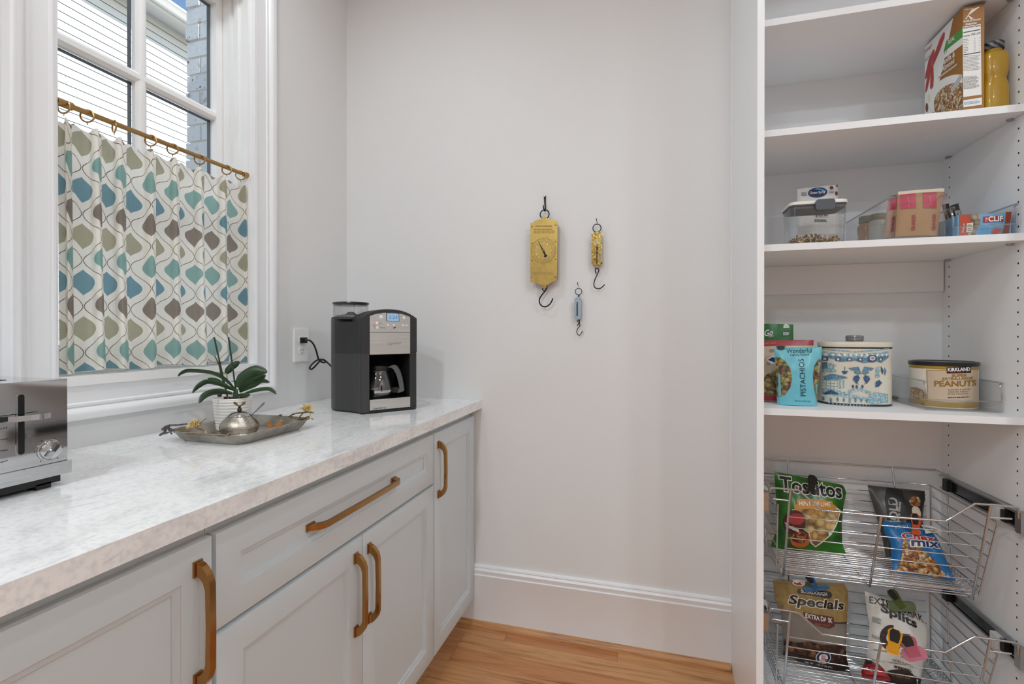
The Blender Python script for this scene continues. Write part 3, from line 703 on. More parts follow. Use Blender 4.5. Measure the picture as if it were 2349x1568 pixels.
# ---- toaster
TX, TY0, TY1, TZ0, TZ1 = -1.010, .27, .6205, .935, 1.1035
t = thing('toaster', 'chrome toaster with lever and browning dial on the counter', 'toaster', (-1.125, .445, CT))
g = G(); g.box((-1.245, TY0, .957), (TX, TY1, TZ1), .014, 4); tb = g.done('body', chr_, t)
g = G(); g.box((-1.250, TY0-.004, TZ0), (TX+.004, TY1+.0045, .9575), .0025, 2); g.done('base_band', chr_, t)
g = G(); g.box((-1.238, TY0+.008, .921), (TX-.008, TY1-.006, TZ0+.001), .003); bs = g.done('base', blackm, t)
for x in (-1.215, -1.030):
    for y in (TY0+.03, TY1-.03): g = G(); g.box((x-.012, y-.012, CT), (x+.012, y+.010, .924), .002); g.done('foot', blackm, t)
for x in (-1.165, -1.09):
    g = G(); g.box((x-.013, TY0+.04, TZ1-.004), (x+.013, TY1-.05, TZ1+.0006), .0002, 1); g.done('bread_slot', blackm, tb)
S = Surf((TX, .5, 1.0), (0, 1, 0), (0, 0, 1))
def slit(y, z0, z1, r):
    n = 8; return [(y+r*math.cos(a), z1-r+r*math.sin(a)) for a in (PI*i/n for i in range(n+1))] + [(y+r*math.cos(a), z0+r+r*math.sin(a)) for a in (PI+PI*i/n for i in range(n+1))]
g = G(); g.prism(slit(.5535, .981, 1.085, .0068), (TX-.001, 0, 0), (0, 1, 0), (0, 0, 1), (.0022, 0, 0), .0008); g.done('slit_trim', chr_, t)
g = G(); g.prism(slit(.5535, .983, 1.083, .0042), (TX-.001, 0, 0), (0, 1, 0), (0, 0, 1), (.0026, 0, 0)); g.done('lever_slit', pm('void_black', '#050505', .8), t)
zT = zz(0, 850, 5.057)
a = S.px(*zT(110, 480)[0]); b = S.px(*zT(530, 455)[0])
g = G(); zc = 1.0465; g.prism([(-.034, 0), (-.030, .014), (-.020, .026), (.008, .033), (.022, .030), (.0265, .022), (.026, 0)], (TX+.004, .5535, zc-.0045), (0, 1, 0), (1, 0, 0), (0, 0, .009), .003, 3); g.box((TX-.004, .550, zc-.004), (TX+.008, .557, zc+.004)); lv = g.done('lever', chr_, t)
g = G(); g.box((TX+.010, .517, zc-.003), (TX+.0205, .5275, zc+.0047), .001); g.done('lever_inset', blackm, lv)
k = S.px(*zT(568, 915)[0]); kc = (TX+.0005, k.y, k.z)
g = G(M=Matrix.Translation(kc) @ Matrix.Rotation(PI/2, 4, 'Y')); g.lathe([(.0178, 0), (.0178, .002), (.0165, .003), (.016, .006), (.015, .0075), (.0138, .008)], n=36); kn = g.done('dial', chr_, t)
g = G(M=Matrix.Translation((TX+.0088, k.y, k.z)) @ Matrix.Rotation(-.62, 4, 'X')); g.box((-.002, -.0042, -.0135), (.004, .0042, .0135), .0015); kb = g.done('dial_grip', chr_, kn)
g = G(M=Matrix.Translation((TX+.0131, k.y, k.z)) @ Matrix.Rotation(-.62, 4, 'X')); g.box((-.002, -.0012, -.002), (.0004, .0032, .010)); g.done('dial_mark', pm('dial_dark', '#3a3836', .4), kn)
blk = pm('print_black', '#141414', .5)
for tx, p in (('1', (472, 1058)), ('2', (483, 822)), ('3', (402, 952)), ('5', (727, 892)), ('6', (668, 1018)), ('4', (640, 790))):
    hw_ = 3 if tx == '1' else 7; q = zT(p[0]-hw_, p[1], p[0]+hw_, p[1]-2); ptx(S, tx, q[0], q[1], 3.4, blk, t, 'dial_number', .0004)
for tx, p in (('cancel', (-95, 690)), ('defrost', (-100, 815)), ('reheat', (-95, 945)), ('bagel', (-60, 1075))):
    q = zT(p[0], p[1]+10, {'cancel': 80, 'defrost': 98, 'reheat': 92, 'bagel': 85}[tx], p[1]-22); ptx(S, tx, q[0], q[1], 4.2, blk, t, 'lettering', .0004)
# ---- tray with branch handles
t = NT('hammered_silver'); o = t.obj(); v = t.tex('ShaderNodeTexVoronoi', o, Scale=260.0); n1 = t.tex('ShaderNodeTexNoise', o, Scale=20.0)
t.prin(t.ramp(n1.outputs[0], [(.3, '#8f8a83'), (.7, '#c9c4bb')]), .24, 1.0, normal=t.bump(v.outputs['Distance'], .35, .002)); ham = t.m
TC = (-1.0545, 1.0625)
tr = thing('serving_tray', 'hammered silver tray with twig handles on the counter', 'tray', (TC[0], TC[1], CT))
g = G()
def rl(w_, h_, r, z): return [(TC[0]+x, TC[1]+y, z) for x, y in rrect(w_, h_, r, 7)]
g.loft([rl(.176, .205, .026, CT), rl(.192, .221, .030, CT+.0005), rl(.212, .240, .034, CT+.010), rl(.232, .258, .038, CT+.0245), rl(.240, .266, .040, CT+.0275), rl(.238, .264, .040, CT+.0290), rl(.230, .256, .038, CT+.0265), rl(.208, .236, .033, CT+.012), rl(.188, .217, .029, CT+.0035), rl(.176, .205, .026, CT+.003)])
g.done('dish', ham, tr)
brass = pm('antique_brass', '#b09a78', .35, 1.0, noise=.3, nscale=80); pew = pm('dark_pewter', '#77757a', .38, 1.0, noise=.3, nscale=60); pgold = pm('pale_gold', '#e9d6a2', .3, 1.0, noise=.15, nscale=200)
def branch(g, pts, w0, w1, x0, x1, r=.0026):
    P = []
    for x, y in [(pts[i], pts[i+1]) for i in range(0, len(pts), 2)]:
        f_ = (x-x0)/(x1-x0); q_ = PW(*zt(x, y)[0], w0+(w1-w0)*f_); q_.z = max(q_.z, CT+.0045); P.append(q_)
    Q = bez(P, 5); n = len(Q); g.tube(Q, [r*(1.0-.35*i/n+.12*math.sin(i*2.1)) for i in range(n)], 7)
wl = (1.225, 1.150, 155, 1060)
g = G(); branch(g, (40, 1385, 110, 1335, 75, 1305, 150, 1262, 270, 1255, 395, 1240), *wl, .0030); branch(g, (70, 1310, 150, 1300, 230, 1345), *wl, .0034); branch(g, (150, 1262, 160, 1330, 190, 1370), *wl, .003); branch(g, (60, 1375, 150, 1350, 230, 1310), *wl, .0026)
hl = g.done('handle', pew, tr); tag(hl, 'dark pewter twig handle')
g = G(); branch(g, (225, 1315, 330, 1325, 390, 1335, 450, 1378, 620, 1376, 740, 1382, 850, 1408, 925, 1362), *wl, .0026); branch(g, (500, 1290, 440, 1290, 395, 1335), *wl, .0022); branch(g, (520, 1300, 610, 1325, 640, 1376, 700, 1392), *wl, .0022); branch(g, (510, 1290, 560, 1230, 630, 1172), *wl, .0018); branch(g, (330, 1325, 420, 1385, 560, 1390), *wl, .002)
hb = g.done('handle_twig', brass, hl)
wr = (1.45, 1.395, 1525, 2010)
g = G(); branch(g, (1525, 1165, 1600, 1128, 1660, 1178, 1740, 1120, 1840, 1100, 1990, 1090, 2005, 1112), *wr, .003); branch(g, (1660, 1175, 1725, 1148, 1800, 1182, 1850, 1132, 1885, 1092), *wr, .0028); branch(g, (1800, 1180, 1900, 1165, 1950, 1150, 2010, 1182), *wr, .003)
hr = g.done('handle', brass, tr)
g = G(); branch(g, (1978, 1100, 1968, 1150, 1880, 1200, 1740, 1292), *wr, .0030); branch(g, (1968, 1140, 1985, 1165, 2008, 1178), *wr, .003); g.done('handle_twig', pgold, hr)
def flower(c, up, R, par, seed):
    rd = random.Random(seed); g = G(); c = Vector(c); up = Vector(up).normalized()
    for i in range(44):
        a = rd.uniform(0, 2*PI); e = rd.uniform(.15, 1.25); u = up.orthogonal().normalized(); v = up.cross(u)
        d = (u*math.cos(a)+v*math.sin(a))*math.sin(e) + up*math.cos(e); m = c + d*R*.55 + up*.002; e_ = c + d*R*rd.uniform(.85, 1.1) - up*.0015
        g.tube([c, m, e_], [.0006, .0012, .0008], 5)
        g.sphere(e_, .0014, 5)
    return g.done('flower', pgold, par)
flower(PW(*zt(500, 1285)[0], 1.195), (-.35, -.25, 1), .020, tr, 3); flower(PW(*zt(1915, 1085)[0], 1.41), (.1, .1, 1), .024, tr, 5)
# ---- orchid in white pot
PCx, PCy = -1.1328, 1.0996; z0 = CT+.003
t = thing('potted_orchid', 'leafy green orchid in a white ribbed pot on the tray', 'potted plant', (PCx, PCy, z0))
prof = [(.030, 0), (.0395, .001), (.041, .004)]
for i in range(44):
    z = .005+.082*i/43; prof.append((.041+.0085*(i/43)+.0007*math.sin(i*1.45+.4*math.sin(i*.5)), z))
prof += [(.0485, .0895), (.0465, .0895), (.045, .080), (.02, .079)]
g = G(); g.lathe(prof, (PCx, PCy, z0), 48); g.done('pot', pm('white_ceramic', '#ece9e4', .35), t)
g = G(); 
for i in range(60):
    a = random.uniform(0, 2*PI); r_ = .042*math.sqrt(random.random()); g.sphere((PCx+r_*math.cos(a), PCy+r_*math.sin(a), z0+.080+random.uniform(0, .006)), random.uniform(.003, .006), 5, (1, 1, .6))
tag(g.done('bark_chips', pm('bark', '#4b382c', .8, noise=.3), t), kind='stuff')
t_ = NT('orchid_leaf'); o = t_.obj(); n1 = t_.tex('ShaderNodeTexNoise', o, Scale=25.0, Detail=2.0)
t_.prin(t_.ramp(n1.outputs[0], [(.25, '#1c3319'), (.6, '#2c4826'), (.85, '#3a5a2d')]), .38, spec=.5); lfm = t_.m
def leaf(pts, wid, phi=.3, w=1.37, dw=0., tip=.2):
    """pts in zoom pixels from the base; wid in metres; phi turns the blade from facing the camera (0) to edge-on"""
    P = bez([PW(*zt(pts[i], pts[i+1])[0], w + dw*(i/len(pts))) for i in range(0, len(pts), 2)], 7); n = len(P); g = G(); loops = []
    vd = (P[n//2]-EYE).normalized()
    for i, p in enumerate(P):
        tg = (P[min(i+1, n-1)]-P[max(i-1, 0)]).normalized(); pl_ = tg.cross(vd).normalized(); s_ = i/(n-1)
        wv = (pl_*math.cos(phi) + vd*math.sin(phi)).normalized(); nm = wv.cross(tg).normalized()
        hw = wid/2*(min(1, .35+s_*2.2) * (1-max(0, (s_-.62)/.38)**2.2) + .02)
        sec = []
        for k in range(7):
            a = -1+k/3; sec.append(p + wv*hw*a + nm*hw*.28*abs(a)**1.4)
        sec2 = [q + nm*(-.0014 if 0 < k < 6 else 0) for k, q in enumerate(sec)]
        loops.append(sec + sec2[::-1][1:-1])
    g.loft(loops); return g.done('leaf', lfm, t, 60)
leaf((1000, 800, 880, 680, 700, 592, 430, 566, 330, 588, 268, 632), .016, .9, 1.36, -.05)
leaf((1000, 815, 840, 745, 660, 706, 545, 755, 452, 848), .017, .7, 1.35, -.10)
leaf((970, 855, 830, 832, 700, 845, 605, 890, 540, 978), .019, .55, 1.34, -.12)
leaf((950, 800, 850, 745, 760, 690, 652, 654), .016, .7, 1.38, .03)
leaf((1025, 770, 1110, 650, 1260, 560, 1422, 576), .031, .1, 1.365, .02)
leaf((1050, 805, 1200, 715, 1400, 614), .024, .45, 1.385, .04)
leaf((1060, 830, 1250, 735, 1350, 680, 1448, 708), .016, .6, 1.39, .06)
leaf((1050, 885, 1230, 815, 1400, 785, 1480, 805, 1537, 862), .013, .7, 1.35, -.06)
leaf((1040, 870, 1110, 865, 1200, 868), .012, .7, 1.34, -.02)
g = G(); g.tube(bez([PW(*zt(x, y)[0], 1.365) for x, y in ((1015, 905), (1010, 850), (1020, 790))], 5), [.007]*5+[.0065, .006, .0055, .005, .004, .003], 10); g.done('crown', lfm, t)
leaf((882, 598, 950, 515, 1062, 440), .019, .2, 1.41, .02)
stk = pm('stake_green', '#1e2620', .5)
for a, b in (((735, 130), (905, 890)), ((920, 130), (1015, 820))):
    g = G(); g.cyl(PW(*zt(*a)[0], 1.40), PW(*zt(*b)[0], 1.37), .0021, n=8); g.done('stake', stk, t)
g = G(); g.tube(bez([PW(*zt(x, y)[0], 1.385) for x, y in ((905, 900), (870, 760), (830, 640), (795, 480), (745, 375))], 6), .0016, 7); g.done('flower_stem', pm('stem_green', '#39451f', .5), t)
g = G(); g.tube(bez([PW(*zt(x, y)[0], 1.39) for x, y in ((900, 760), (900, 640), (870, 590), (740, 580), (605, 555))], 6), .0017, 7); g.done('aerial_root', pm('root_green', '#8d9a6c', .6), t)
for x, y in ((800, 455), (985, 692)):
    g = G(); c = PW(*zt(x, y)[0], 1.385); g.tube([c-_R*.006, c+_R*.006], .0012, 6); g.ring(c, (0, 0, 1), .0035, .0009, 14, 5); g.done('stem_clip', blackm, t)
g = G(); g.sphere(PW(*zt(805, 872)[0], 1.335), .006, 9); g.done('seed_pod', pm('pod', '#4a2a33', .3), t)
# ---- sugar bowl
BCx, BCy = -1.0376, 1.0282
t = thing('sugar_bowl', 'round silver lidded sugar bowl with bee finial on the tray', 'bowl', (BCx, BCy, z0))
prof = [(.016, 0), (.030, .0005), (.036, .004), (.0425, .012), (.0462, .021), (.0468, .027), (.0445, .035), (.0395, .043), (.033, .0495), (.0305, .0525), (.029, .0525)]
tb_ = NT('etched_silver'); o = tb_.obj(); n1 = tb_.tex('ShaderNodeTexNoise', tb_.mapping(o, (200, 30, 200), (.6, .3, .5)), Scale=3.0, Detail=3.0)
tb_.prin(tb_.ramp(n1.outputs[0], [(.3, '#9f978c'), (.7, '#cdc7bc')]), .25, 1.0, normal=tb_.bump(n1.outputs[0], .35, .002))
g = G(); g.lathe(prof, (BCx, BCy, z0), 44); g.done('bowl_body', tb_.m, t)
g = G(); g.lathe([(.0295, .0522), (.0305, .0535), (.027, .0575), (.019, .062), (.009, .0645), (.003, .0648)], (BCx, BCy, z0), 40); ld = g.done('lid', chr_, t)
g = G(); g.sphere((BCx, BCy, z0+.0685), .0056, 10); g.sphere((BCx, BCy, z0+.0765), .0036, 8); g.done('finial', pm('dark_bronze', '#4a4038', .4, .9), ld)
for s_ in (-1, 1):
    g = G(); b_ = Vector((BCx, BCy, z0+.077)); d = (_R*s_*.8 + _Z*.62).normalized(); u = d.cross(_fw)
    g.loft([[b_+d*L*1.0+u*w_+_fw*.0006, b_+d*L-u*w_+_fw*.0006, b_+d*L-u*w_-_fw*.0006, b_+d*L+u*w_-_fw*.0006] for L, w_ in ((.002, .0008), (.007, .0022), (.013, .0036), (.017, .0032), (.0195, .0008))]); g.done('bee_wing', brass, ld)
g = G(); a = PW(*zt(1190, 1155)[0], 1.285); b = PW(*zt(1382, 968)[0], 1.32); m = a.lerp(b, .6); g.tube([a, a.lerp(b, .3), m, b.lerp(m, .3), b], [.0016, .0014, .0020, .0030, .0018], 8); g.done('spoon', pew, t)
# ---- small wooden V
vw = NT('beech'); o = vw.obj(); n1 = vw.tex('ShaderNodeTexNoise', vw.mapping(o, (20, 20, 200)), Scale=2.0); vw.prin(vw.ramp(n1.outputs[0], [(.3, '#9c6a3a'), (.7, '#bd8c58')]), .45)
vc = onz(z0, *zt(1465, 1345)[0])
t = thing('wooden_letter', 'small wooden V-shaped letter lying on the silver tray', 'wooden letter', tuple(vc))
S = Surf(vc + Vector((0, 0, 0)), _R, (0, 0, 1)); q = [S.xy(*p) for p in zt(1416, 1205, 1440, 1212, 1468, 1290, 1480, 1286, 1570, 1198, 1598, 1204, 1602, 1252, 1478, 1342, 1462, 1343, 1425, 1318)]
mn = min(y for x, y in q); q = [(x, y-mn) for x, y in q]
g = G(); g.prism(q, vc, S.ex, S.ey, -S.n*.012, .0006, 1); g.done('letter_block', vw.m, t)
# ---- coffee maker
dkg = pm('graphite_plastic', '#3a3a3b', .42, noise=.04, nscale=40, bump=.05, bscale=900); dkg2 = pm('black_column', '#2b2b2c', .5, noise=.04)
CMx, CMy, CMa = -.8738, 1.5077, math.radians(53)
cm = thing('coffee_maker', 'black and steel drip coffee maker with grinder in the corner', 'coffee maker', (CMx, CMy, CT), CMa)
MC = Matrix.Translation((CMx, CMy, CT)) @ Matrix.Rotation(CMa, 4, 'Z')     # local: x right, -y towards the viewer, z up
plan = [(-.1025, .006), (-.099, .0015), (-.094, 0), (.094, 0), (.099, .0015), (.1025, .006), (.1025, .15), (.098, .19), (.07, .215), (.02, .228), (-.04, .235), (-.09, .232), (-.125, .215), (-.145, .185), (-.149, .155), (-.145, .125), (-.132, .095), (-.116, .065), (-.106, .04), (-.1025, .022)]
cut_y = .135
rear = [p for p in plan if p[1] >= cut_y-.012]; rear = [(.1025, cut_y)] + [p for p in plan if p[1] > cut_y and p[0] > -.148] ; 
rear = [(.1025, cut_y), (.1025, .15), (.098, .19), (.07, .215), (.02, .228), (-.04, .235), (-.09, .232), (-.125, .215), (-.145, .185), (-.149, .155), (-.147, cut_y)]
lcol = [(-.1025, .006), (-.099, .0015), (-.094, 0), (-.074, 0), (-.074, cut_y), (-.147, cut_y), (-.145, .125), (-.132, .095), (-.116, .065), (-.106, .04), (-.1025, .022)]
rcol = [(.074, 0), (.094, 0), (.099, .0015), (.1025, .006), (.1025, cut_y), (.074, cut_y)]
def extr(g, poly, za, zb): return g.loft([[(x, y, za) for x, y in poly], [(x, y, zb) for x, y in poly]])
g = G(MC); extr(g, [(x*.985, y*.985+.002) for x, y in plan], 0, .006); g.done('foot_plate', blackm, cm)
g = G(MC); extr(g, rear, .006, .323); g.done('water_tank', dkg, cm)
g = G(MC); extr(g, lcol, .006, .205); g.done('column', dkg, cm)
g = G(MC); extr(g, rcol, .006, .205); g.done('column', dkg2, cm)
g = G(MC); extr(g, [(-.074, .001), (.074, .001), (.074, cut_y), (-.074, cut_y)], .006, .046); g.done('hot_plate_base', blackm, cm)
# arched head
def arch(x): return .326 + .030*max(0, 1-(abs(x)/.1025)**2.4)
head = [(-.1025, .006), (-.099, .0015), (-.094, 0), (.094, 0), (.099, .0015), (.1025, .006), (.1025, cut_y), (-.147, cut_y), (-.145, .125), (-.132, .095), (-.116, .065), (-.106, .04), (-.1025, .022)]
g = G(MC); g.box((-.074, .002, .2045), (.074, cut_y, .21)); nA = 24
xs = [-.1025 + .205*i/nA for i in range(nA+1)]
prof = [(x, arch(x)) for x in xs]
poly = [(-.1025, .2048)] + [(x, z) for x, z in prof] + [(.1025, .2048)]
g.loft([[(x, .004, z) for x, z in poly], [(x*.992, .0, .2048+(z-.2048)*.994) for x, z in poly][::1]] if False else [[(x, .085, z) for x, z in poly], [(x, .003, z) for x, z in poly], [(x*.985, .0, .2048+(z-.2048)*.985) for x, z in poly]])
extr(g, [(-.1025, .03), (-.106, .04), (-.116, .065), (-.132, .095), (-.145, .125), (-.147, cut_y), (.1025, cut_y), (.1025, .03)], .2048, .312); hd = g.done('head', dkg2, cm)
for zc in (.2045, .290):   # parting lines
    g = G(MC); q = [(x*1.001, y) for x, y in plan]; extr(g, [(x*1.0025, y*1.002-.0001) for x, y in plan], zc-.0006, zc+.0006); 
    if zc < .25: g.done('seam', blackm, cm)
    else: g.bm.free()
g = G(MC); g.lathe([(.067, .3225), (.067, .330), (.062, .331), (.062, .3225)], (-.080, .165, 0), 40, (False, False)); g.done('hopper_collar', dkg, cm)
g = G(MC); g.lathe([(.0615, .330), (.0615, .378), (.0600, .378), (.0600, .330)], (-.080, .165, 0), 40, (False, False)); hp = g.done('bean_hopper', clear('smoked_plastic', (.93, .93, .93), .2, .03), cm)
g = G(MC); g.lathe([(.058, .331), (.056, .336), (.02, .342), (.010, .350), (.006, .350)], (-.080, .165, 0), 36); g.done('hopper_auger', pm('smoke_grey', '#77787a', .3), hp)
g = G(MC); g.lathe([(.058, .372), (.0635, .378), (.0645, .381), (.0625, .384), (.05, .3855), (.004, .386)], (-.080, .165, 0), 44); g.done('hopper_lid', pm('lid_smoke', '#3b3b3c', .25), cm)
# front fascia of steel: control panel with arched top, brew basket door, base strip
def panel(za, zb, archd, name, mat, th=.004, xw=.0735):
    g = G(MC)
    if archd: poly = [(-xw, za)] + [(x, arch(x)-.0125) for x in [-xw+2*xw*i/18 for i in range(19)]] + [(xw, za)]
    else: poly = [(-xw, za), (-xw, zb), (xw, zb), (xw, za)]
    fs = g.loft([[(x, .002, z) for x, z in poly], [(x, -th, z) for x, z in poly]]); g.bevel(fs, .0014, 2); return g.done(name, mat, cm)
cpn = panel(.277, 0, True, 'control_panel', steel)
bkt = panel(.2005, .2755, False, 'brew_basket_door', steel)
bst = panel(.012, .0475, False, 'base_strip', steel)
g = G(MC); g.box((-.1032, .0005, .199), (-.074, .034, .276)); g.box((.074, .0005, .199), (.1030, .03, .276)); g.bm.free()
S = Surf(MC @ Vector((0, -.004, .2)), MC.to_3x3() @ Vector((1, 0, 0)), (0, 0, 1))
zc_ = zz(740, 660, 5.058)
lcd = NT('lcd'); e = lcd.n('ShaderNodeEmission'); e.inputs[0].default_value = C('#a9cbee'); e.inputs[1].default_value = .75; lcd.l(e.outputs[0], lcd.out.inputs[0])
pd(S, zc_(738, 286, 886, 296, 890, 392, 741, 386), pm('lcd_bezel', '#2a2a2c', .4), cpn, 'display_bezel', .0005)
pd(S, zc_(745, 292, 880, 300, 884, 387, 748, 381), lcd.m, cpn, 'display', .0009)
a, b = zc_(772, 358, 866, 362); ptx(S, '5:24', a, b, 7.5, pm('lcd_ink', '#4f7ba0', .5), cpn, 'display_digits', .0013)
whb = pm('button_white', '#e8e6e2', .3)
for x, y, r in ((678, 338, 21), (631, 411, 16), (634, 461, 15), (756, 433, 12), (825, 434, 11), (943, 348, 16), (932, 437, 10), (973, 437, 10)):
    c = S.px(*zc_(x, y)[0]); rr = r/5.058*1.62/F; g = G(M=Matrix.Translation(c) @ Matrix.Rotation(CMa, 4, 'Z') @ Matrix.Rotation(PI/2, 4, 'X')); g.lathe([(rr*1.15, 0), (rr*1.15, .0006), (rr, .001), (rr*.95, .003), (rr*.6, .0036)], n=20); g.done('button', whb, cpn)
for p in ((648, 300, 692, 303, 'MENU'), (652, 412, 690, 414, 'BREW'), (655, 466, 730, 469, 'CONDITION'), (582, 441, 612, 443, 'MODE')): a, b = zc_(*p[:4]); ptx(S, p[4], a, b, 1.7, blk, cpn, 'lettering', .0005)
red = NT('led_red'); e = red.n('ShaderNodeEmission'); e.inputs[0].default_value = C('#ff6a5a'); e.inputs[1].default_value = 1.2; red.l(e.outputs[0], red.out.inputs[0])
pd(S, ell(zc_(600, 408)[0], 2.2, 1.3, 12), red.m, cpn, 'indicator_lamp', .0006)
pdm(S, [ell(zc_(640, 320)[0], .8, .8, 8), ell(zc_(600, 461)[0], .8, .8, 8), ell(zc_(970, 330)[0], .8, .8, 8), ell(zc_(826, 464)[0], .9, 1.7, 10, .4), ell(zc_(840, 460)[0], 1.2, 2.2, 10, .4)], blk, cpn, 'marks', .0006)
a, b = zc_(750, 672, 910, 660); ptx(S, 'Capresso', a, b, 8.5, pm('emboss_grey', '#8f8c88', .3, .6), bkt, 'lettering', .0005, shear=.3)
a, b = zc_(582, 1412, 736, 1400); ptx(S, 'CoffeeTEAM GS', a, b, 4.2, blk, bst, 'lettering', .0005)
# niche interior
g = G(MC); g.box((-.0735, cut_y-.004, .046), (.0735, cut_y, .2045)); g.box((-.0738, .004, .046), (-.0728, cut_y, .2045)); g.box((.0728, .004, .046), (.0738, cut_y, .2045)); g.box((-.0735, .004, .198), (.0735, cut_y, .2045)); g.done('niche', pm('void_black', '#050505', .8), cm)
g = G(MC); g.lathe([(.058, .046), (.058, .049), (.054, .050)], (-.004, .066, 0), 36); g.done('hot_plate', pm('plate_dark', '#222222', .25, .5), cm)
# carafe
gz = .0505; cx, cy = -.016, .066
glc = clear('carafe_glass', (.86, .86, .86), .5, .02)
g = G(MC); g.lathe([(.050, gz+.001), (.054, gz+.008), (.0545, gz+.022), (.050, gz+.050), (.042, gz+.076), (.036, gz+.092), (.036, gz+.098)], (cx, cy, 0), 40, (True, False)); cf = tag(g.done('carafe', glc, cm), 'glass coffee carafe')
g = G(MC); g.lathe([(.0555, gz+.016), (.0557, gz+.0165), (.0556, gz+.024), (.0552, gz+.0245)], (cx, cy, 0), 40, (False, False)); g.done('carafe_band', chr_, cf)
g = G(MC); g.lathe([(.0375, gz+.090), (.0385, gz+.100), (.037, gz+.107), (.028, gz+.112), (.004, gz+.113)], (cx, cy, 0), 36); g.done('carafe_lid', blackm, cf)
g = G(MC @ Matrix.Translation((cx, cy, 0)) @ Matrix.Rotation(-.55, 4, 'Z'))
loops = []
for x, z, wd, th in ((.034, gz+.104, .011, .005), (.050, gz+.107, .012, .006), (.062, gz+.098, .013, .006), (.073, gz+.072, .0135, .0065), (.080, gz+.040, .0135, .0065), (.082, gz+.016, .013, .006), (.072, gz+.008, .012, .005)):
    pass
hpts = [(.036, .104), (.050, .1075), (.060, .101), (.070, .082), (.077, .058), (.081, .034), (.083, .014)]
out = [(x+.008, gz+z+.003) for x, z in hpts]; inn = [(x-.006, gz+z-.006) for x, z in hpts]
inn[-1] = (.068, gz+.010); g.prism(out + inn[::-1], (0, -.011, 0), (1, 0, 0), (0, 0, 1), (0, .022, 0), .002, 2); g.done('carafe_handle', pm('handle_grey', '#5a5a5b', .5), cf)
g = G(MC @ Matrix.Translation((cx, cy, 0)) @ Matrix.Rotation(-.55, 4, 'Z')); g.box((.045, -.009, gz+.012), (.072, .009, gz+.030), .004); g.done('handle_bracket', blackm, cf)
# cord and plug
zq = zz(500, 780, 7.83)
cp = [onx(W+.030, *zq(1560, 2)[0])] + [onx(W+d, *p) for d, p in zip((.032, .034, .036, .038, .040, .044, .046, .048, .050, .046, .040, .038, .042, .05, .058, .064, .085, .13), zq(1650, 5, 1720, 80, 1768, 200, 1800, 320, 1840, 378, 1900, 402, 1930, 388, 1890, 348, 1800, 350, 1705, 415, 1648, 495, 1685, 518, 1755, 455, 1830, 375, 1890, 348, 1960, 395, 2050, 490))]
cp[-1] = onx(W+.10, *zq(2055, 495)[0]); cp.append(Vector((-1.16, 1.60, 1.03)))
g = G(); g.tube(bez(cp, 8), .0034, 9); cdo = g.done('power_cord', blackm, cm, 70)
pz = onx(W+.02, *zq(1500, -2)[0])
g = G(); g.box((W+.008, 1.574, 1.149), (W+.022, 1.598, 1.171), .004, 3); g.loft([[(W+.022+.006*0+a_, pz.y+b_, 1.160+c_) for a_, b_, c_ in ((0, -.004, -.006), (0, .006, -.006), (0, .006, .006), (0, -.004, .006))], [(W+.030, pz.y+.012+b_, 1.1595+c_) for b_, c_ in ((-.004, -.004), (.004, -.004), (.004, .004), (-.004, .004))]]); g.done('plug', blackm, cdo)
# ================================================================== HANGING SCALES ON THE BACK WALL
zs = zz(1150, 420, 4.127)
iron = pm('black_iron', '#232324', .42, .7, noise=.1)
sbr = NT('old_brass'); o = sbr.obj(); n1 = sbr.tex('ShaderNodeTexNoise', o, Scale=35.0, Detail=4.0); n2 = sbr.tex('ShaderNodeTexNoise', o, Scale=8.0, Detail=2.0)
sbr.prin(sbr.mix(n2.outputs[0], sbr.ramp(n1.outputs[0], [(.3, '#94794a'), (.6, '#b39650')]), C('#c4a862')), .34, .7, normal=sbr.bump(n1.outputs[0], .06)); sbr = sbr.m
tbr = NT('tarnished_brass'); o = tbr.obj(); n1 = tbr.tex('ShaderNodeTexNoise', o, Scale=120.0, Detail=5.0); n2 = tbr.tex('ShaderNodeTexNoise', o, Scale=30.0, Detail=3.0)
tbr.prin(tbr.ramp(n1.outputs[0], [(.3, '#4f3f20'), (.45, '#94793c'), (.6, '#b79c58'), (.7, '#d8d2bd')]), .3, .85, normal=tbr.bump(n2.outputs[0], .3, .002)); tbr = tbr.m
def wallpts(y, pts): return [ony(y, *p) for p in pts]
def pxr(px_, y, at): return px_*(ony(y, *at)-EYE).dot(_FW)/F
# big scale
YS = D-.040
c0 = ony(D, 1249, 575)
t = thing('spring_scale', 'large flat brass spring scale with round dial hung on the wall', 'hanging scale', (c0.x, D, ony(D, 1249, 704).z))
S = Surf((ony(YS, 1249, 575)), (1, 0, 0), (0, 0, 1))
out = zs(275, 378, 300, 372, 318, 356, 372, 342, 386, 318, 405, 308, 424, 318, 440, 340, 466, 336, 500, 350, 520, 354, 533, 366, 531, 560, 529, 760, 527, 912, 508, 930, 470, 940, 452, 954, 430, 962, 372, 962, 350, 952, 330, 950, 305, 936, 275, 938, 273, 700)
q = [S.xy(*p) for p in out]
g = G(); g.prism(q, S.P(0, 0), S.ex, S.ey, -S.n*.003, .0006, 1); fp = g.done('face_plate', sbr, t)
q2 = [S.xy(*p) for p in zs(290, 392, 520, 368, 518, 905, 290, 922)]
g = G(); g.prism(q2, S.P(0, 0, -.0032), S.ex, S.ey, -S.n*.030, .002, 1); g.done('case', pm('scale_case', '#8a8578', .4, .8), t)
for x, y in ((290, 410), (515, 396), (290, 567), (513, 552), (288, 729), (512, 717), (285, 890), (511, 886)):
    c = S.px(*zs(x, y)[0]); g = G(M=Matrix.Translation(c) @ Matrix.Rotation(PI/2, 4, 'X')); g.lathe([(.0032, 0), (.0032, .001), (.0022, .0028), (.0008, .0034)], n=12); g.done('rivet', sbr, fp)
